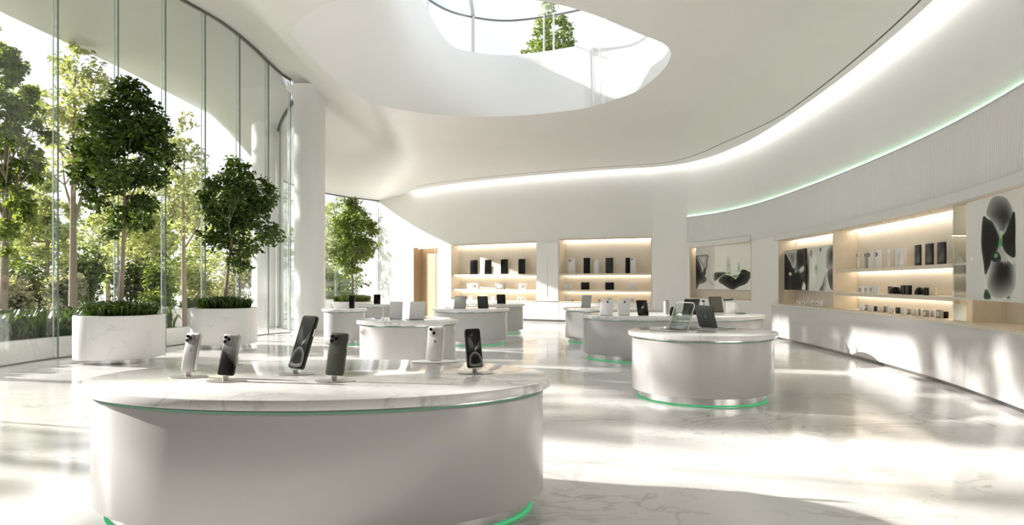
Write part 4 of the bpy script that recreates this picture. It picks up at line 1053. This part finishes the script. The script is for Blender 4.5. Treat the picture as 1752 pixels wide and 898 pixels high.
# outside: low marble kerb planter with hedge
def outer_kerb():
    mb = MB()
    s0, s1 = GLA.hit(3)[0] - 3.0, GLA.hit(352)[0]
    sweep(mb, GLA, s0, s1, -.55, -.35, -.02, .42, .3)
    o = mb.build('planter_kerb', M_kerb); tag(o, 'long low marble planter kerb outside the glass wall holding the ferns', 'planter')
    return s0, s1
ks0, ks1 = outer_kerb()
rr = np.random.default_rng(3)
def blade_bed(name, label, pts_fn, n, Lr, wd, zr, mat, kind='stuff', cat='hedge', seed=1):
    r = np.random.default_rng(seed); V = []; Fc = []
    for i in range(n):
        x, y, zb = pts_fn(r)
        for j in range(7):
            b = r.random() * 2 * PI; L = Lr * (.6 + .7 * r.random()); u = np.array([math.cos(b), math.sin(b), 0]); s = np.array([-math.sin(b), math.cos(b), 0]) * wd * (.6 + .7 * r.random())
            o = np.array([x, y, zb]); h = zr * (.3 + .9 * r.random())
            p1 = o + u * L * .25 + np.array([0, 0, h * .75]); p2 = o + u * L * .6 + np.array([0, 0, h]); p3 = o + u * L + np.array([0, 0, h * (.55 + .4 * r.random())])
            k = len(V); V += [o - s * .2, o + s * .2, p1 + s, p1 - s, p2 + s * .9, p2 - s * .9, p3]
            Fc += [(k, k + 1, k + 2, k + 3), (k + 3, k + 2, k + 4, k + 5), (k + 5, k + 4, k + 6)]
    m = MB(); m.v = [tuple(p) for p in V]; m.f = Fc; o = m.build(name, mat, smooth=False); tag(o, label, cat, kind=kind); return o
def bed1(r):
    q = ks0 + (ks1 - ks0) * r.random(); x, y = GLA.at(q, -(.98 + 1.7 * r.random() ** 1.2)); return x, y, -.02 + .12 * r.random()
blade_bed('fern_hedge', 'dense bed of dark ferns behind the kerb outside the glass', bed1, 900, .34, .045, .78, M_fern, seed=4)
def raised(label, px0, px1, yt, Y, seed):
    x0, x1 = (px0 - CX) / F * Y, (px1 - CX) / F * Y; z1 = HC - (yt - HY) / F * Y
    g = MB(); g.slab(x1 - x0, z1 + .02, .7, .05, .01, -.02, Matrix.Translation(((x0 + x1) / 2, Y, 0)))
    r = empty('raised_planter', label=label, cat='planter', group='raised planters in the garden'); g.build('box', M_kerb, r)
    V, Fc = leaf_cloud([((x0 + x1) / 2, Y, z1 + .16)], [((x1 - x0) / 2, .4, .26)], 700, .11, seed); np_mesh('shrub_foliage', V, Fc, M_fern, r)
raised('raised white planter of low shrubs just behind the tallest potted tree', 234, 303, 528, 22.2, 21)
raised('raised white planter of low shrubs between the two marble pots', 306, 352, 527, 27.5, 22)
raised('raised white planter far outside the rear glass wall', 556, 572, 512, 40, 23)

# garden trees
def garden_tree(label, x, y, trunk_r, cc, cr, nl, size, mat, seed, nb=9, br=.28, lean=(0, 0)):
    r = empty('garden_tree', (x, y, -.02), label=label, cat='tree', group='trees in the garden')
    tb = MB(); c = (cc[0] - x, cc[1] - y, cc[2]); tips = branches(tb, (0, 0, 0), cc[2], c, cr, trunk_r, nb, seed); tb.build('trunk', M_bark, r, ang=80)
    C, Rd = crown_blobs(tips, c, cr, seed + 1, br, 40); V, Fc = leaf_cloud(C, Rd, nl, size, seed); np_mesh('crown', V, Fc, mat, r)
def shrub(label, x, y, w, h, mat, nl, size, seed):
    r = empty('garden_shrub', (x, y, -.02), label=label, cat='shrub', group='shrubs in the garden')
    rs = random.Random(seed); C = []; Rd = []
    for k in range(9):
        a = rs.uniform(0, 2 * PI); q = rs.uniform(.1, .7); C.append((math.cos(a) * q * w, math.sin(a) * q * w, h * rs.uniform(.3, .78))); Rd.append((w * .5, w * .5, h * .27))
    V, Fc = leaf_cloud(C, Rd, nl, size, seed); np_mesh('foliage', V, Fc, mat, r)
    tb = MB()
    for k in range(5):
        a = k * 1.3; tb.tube([(math.cos(a) * .06, math.sin(a) * .06, 0), (math.cos(a) * w * .25, math.sin(a) * w * .25, h * .4), (math.cos(a) * w * .45, math.sin(a) * w * .45, h * .7)], [.03, .02, .008], 6)
    tb.build('stems', M_bark, r)
def T(label, px, Y, ycen, wpx, hpx, tr, nl, size, mat, seed, tx=None, **kw):
    x = (px - CX) / F * Y; z = HC - (ycen - HY) / F * Y; cr = (wpx / F * Y / 2, wpx / F * Y / 2 * .9, hpx / F * Y / 2)
    bx = x if tx is None else (tx - CX) / F * Y
    garden_tree(label, bx, Y, tr, (x, Y, z), cr, nl, size, mat, seed, **kw)
T('big leafy garden tree at the picture edge outside the glass', 15, 18.0, 250, 150, 340, .12, 6500, .17, M_leafo, 31, tx=2)
T('garden tree with forked trunk directly behind the first glass joint', 130, 20.5, 190, 150, 220, .13, 2800, .17, M_leafp, 32, tx=122)
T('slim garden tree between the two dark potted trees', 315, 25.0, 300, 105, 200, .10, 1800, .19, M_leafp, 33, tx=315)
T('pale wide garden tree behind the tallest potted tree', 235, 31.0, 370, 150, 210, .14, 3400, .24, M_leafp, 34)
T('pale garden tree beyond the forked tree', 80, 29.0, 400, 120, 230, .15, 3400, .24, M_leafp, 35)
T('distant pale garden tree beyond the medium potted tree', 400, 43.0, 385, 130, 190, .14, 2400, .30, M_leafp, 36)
T('far garden tree outside the rear glass wall', 590, 46.0, 420, 120, 170, .14, 2400, .3, M_leafo, 37)
T('far garden tree outside the frame edge of the glass wall', -110, 37.0, 330, 130, 300, .15, 2600, .24, M_leafo, 38)
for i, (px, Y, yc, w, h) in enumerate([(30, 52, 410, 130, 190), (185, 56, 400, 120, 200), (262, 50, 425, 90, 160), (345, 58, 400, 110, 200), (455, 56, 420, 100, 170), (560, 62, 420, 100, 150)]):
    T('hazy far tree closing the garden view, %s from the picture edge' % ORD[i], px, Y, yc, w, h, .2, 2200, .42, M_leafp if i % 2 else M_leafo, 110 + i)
for i, (x, y, cz, r, rz, nl) in enumerate([(-24, 2.2, 9.5, 2.3, 4.2, 2600), (-24.5, 7.4, 9.8, 2.2, 4.2, 2600), (-24, 11.5, 11.0, 1.6, 5.0, 1900), (-24, 15.6, 12.4, 1.75, 5.4, 5200), (-24.5, 19.0, 12.8, 1.75, 5.4, 5400), (-24, 25.5, 13.0, 2.3, 5.4, 6500), (-24.5, 30.2, 12.4, 2.1, 5.4, 4200)]):  # unseen tree row, added to throw shade over floor and counter
    garden_tree('tall garden tree in the row past the frame edge, %s along the glass' % ORD[i], x, y, .15, (x, y, cz), (r, r, rz), nl, .26, M_leafo, 90 + i, nb=11, br=.3)  # unseen trees, added for shade
for i, (lab, px, Y, yt, wpx, mat) in enumerate([
    ('dark round shrub beyond the ferns at the picture edge', 50, 25.0, 430, 80, M_leafd), ('dark tall shrub beside the forked tree trunk', 152, 25.5, 415, 84, M_leafd),
    ('shrub with pale blossoms below the big leafy tree', 20, 21.5, 470, 80, M_flower), ('blossoming shrub between the kerb and the forked trunk', 112, 22.3, 462, 70, M_flower),
    ('rounded dark shrub behind the tallest potted tree', 228, 27.4, 440, 84, M_leafd), ('small round shrub beside the second glass fin', 268, 26.0, 450, 70, M_leafo),
    ('pale shrub beyond the slim garden tree', 340, 33.5, 450, 80, M_leafp), ('pale shrub beyond the medium potted tree', 400, 36.0, 450, 110, M_flower),
    ('shrub close outside the rear glass wall', 572, 42.0, 455, 60, M_leafo), ('tall dark hedge shrub far behind the pale tree', 140, 37.0, 400, 150, M_leafo), ('tall hedge shrub far behind the glass joint', 285, 43.5, 425, 110, M_leafo), ('wide hedge shrub at the far garden edge', 0, 33.0, 405, 120, M_leafo)]):
    x = (px - CX) / F * Y; h = HC - (yt - HY) / F * Y + .02; w = wpx / F * Y / 2
    shrub(lab, x, Y, w, h, mat, 1500, .10 + Y * .0035, 60 + i)
garden_tree('garden tree close outside the rear glass beside the outer pier', -13.7, 38.5, .10, (-13.7, 38.5, 5.4), (1.4, 1.4, 3.0), 2000, .22, M_leafp, 131)  # tree added to dapple the sunlit rear left wall
# tree seen through the skylight, growing behind the building
garden_tree('tall bright green tree seen through the oval skylight', 2.2, 44.0, .22, (2.4, 44.0, 16.6), (2.2, 2.1, 2.9), 3600, .30, M_leafo, 80)

# ================================================================== LIGHT, SKY, CAMERA
wd = bpy.data.worlds.new('Sky'); SC.world = wd; wd.use_nodes = True; nt = wd.node_tree; nt.nodes.clear()
out = nt.nodes.new('ShaderNodeOutputWorld'); bg = nt.nodes.new('ShaderNodeBackground')
tc = N(nt, 'ShaderNodeTexCoord'); sp = N(nt, 'ShaderNodeSeparateXYZ'); nt.links.new(tc.outputs['Generated'], sp.inputs[0])
rp = N(nt, 'ShaderNodeValToRGB'); nt.links.new(sp.outputs['Z'], rp.inputs[0])
e = rp.color_ramp.elements; e[0].position = .0; e[0].color = (1.96, 1.96, 2.04, 1); e[1].position = .34; e[1].color = (1.25, 1.42, 1.55, 1)
k = rp.color_ramp.elements.new(.22); k.color = (1.86, 1.88, 1.97, 1)
no = N(nt, 'ShaderNodeTexNoise'); no.inputs['Scale'].default_value = 5; no.inputs['Detail'].default_value = 6; nt.links.new(tc.outputs['Generated'], no.inputs['Vector'])
mr = N(nt, 'ShaderNodeMapRange'); mr.inputs[1].default_value = .45; mr.inputs[2].default_value = .62; nt.links.new(no.outputs['Fac'], mr.inputs[0])
mx = N(nt, 'ShaderNodeMix', data_type='RGBA'); mx.inputs[7].default_value = (1.75, 1.75, 1.75, 1); nt.links.new(mr.outputs[0], mx.inputs[0]); nt.links.new(rp.outputs[0], mx.inputs[6])
nt.links.new(mx.outputs[2], bg.inputs[0]); bg.inputs[1].default_value = 1.0; nt.links.new(bg.outputs[0], out.inputs[0])
sun = bpy.data.lights.new('sun', 'SUN'); sun.energy = 20; sun.angle = math.radians(.9); sun.color = (1, .945, .90)
so = bpy.data.objects.new('sun', sun); COL.objects.link(so)
so.rotation_euler = Vector((2, -.55, -.80)).to_track_quat('-Z', 'Y').to_euler()

cam = bpy.data.cameras.new('camera'); co = bpy.data.objects.new('camera', cam); COL.objects.link(co)
cam.sensor_fit = 'HORIZONTAL'; cam.sensor_width = 36; cam.lens = 36 * F / 1752; cam.shift_y = (HY - 449) / 1752
cam.clip_start = .05; cam.clip_end = 500
co.location = (0, 0, HC); co.rotation_euler = (PI / 2, 0, 0); SC.camera = co

SC.view_settings.view_transform = 'Standard'; SC.view_settings.look = 'None'; SC.view_settings.gamma = 1; SC.view_settings.exposure = -.46
SC.view_settings.use_curve_mapping = False
cy = SC.cycles
cy.use_denoising = True
cy.max_bounces = 9; cy.diffuse_bounces = 5; cy.glossy_bounces = 4; cy.transmission_bounces = 4; cy.transparent_max_bounces = 24
cy.caustics_reflective = False; cy.caustics_refractive = False; cy.sample_clamp_indirect = 6
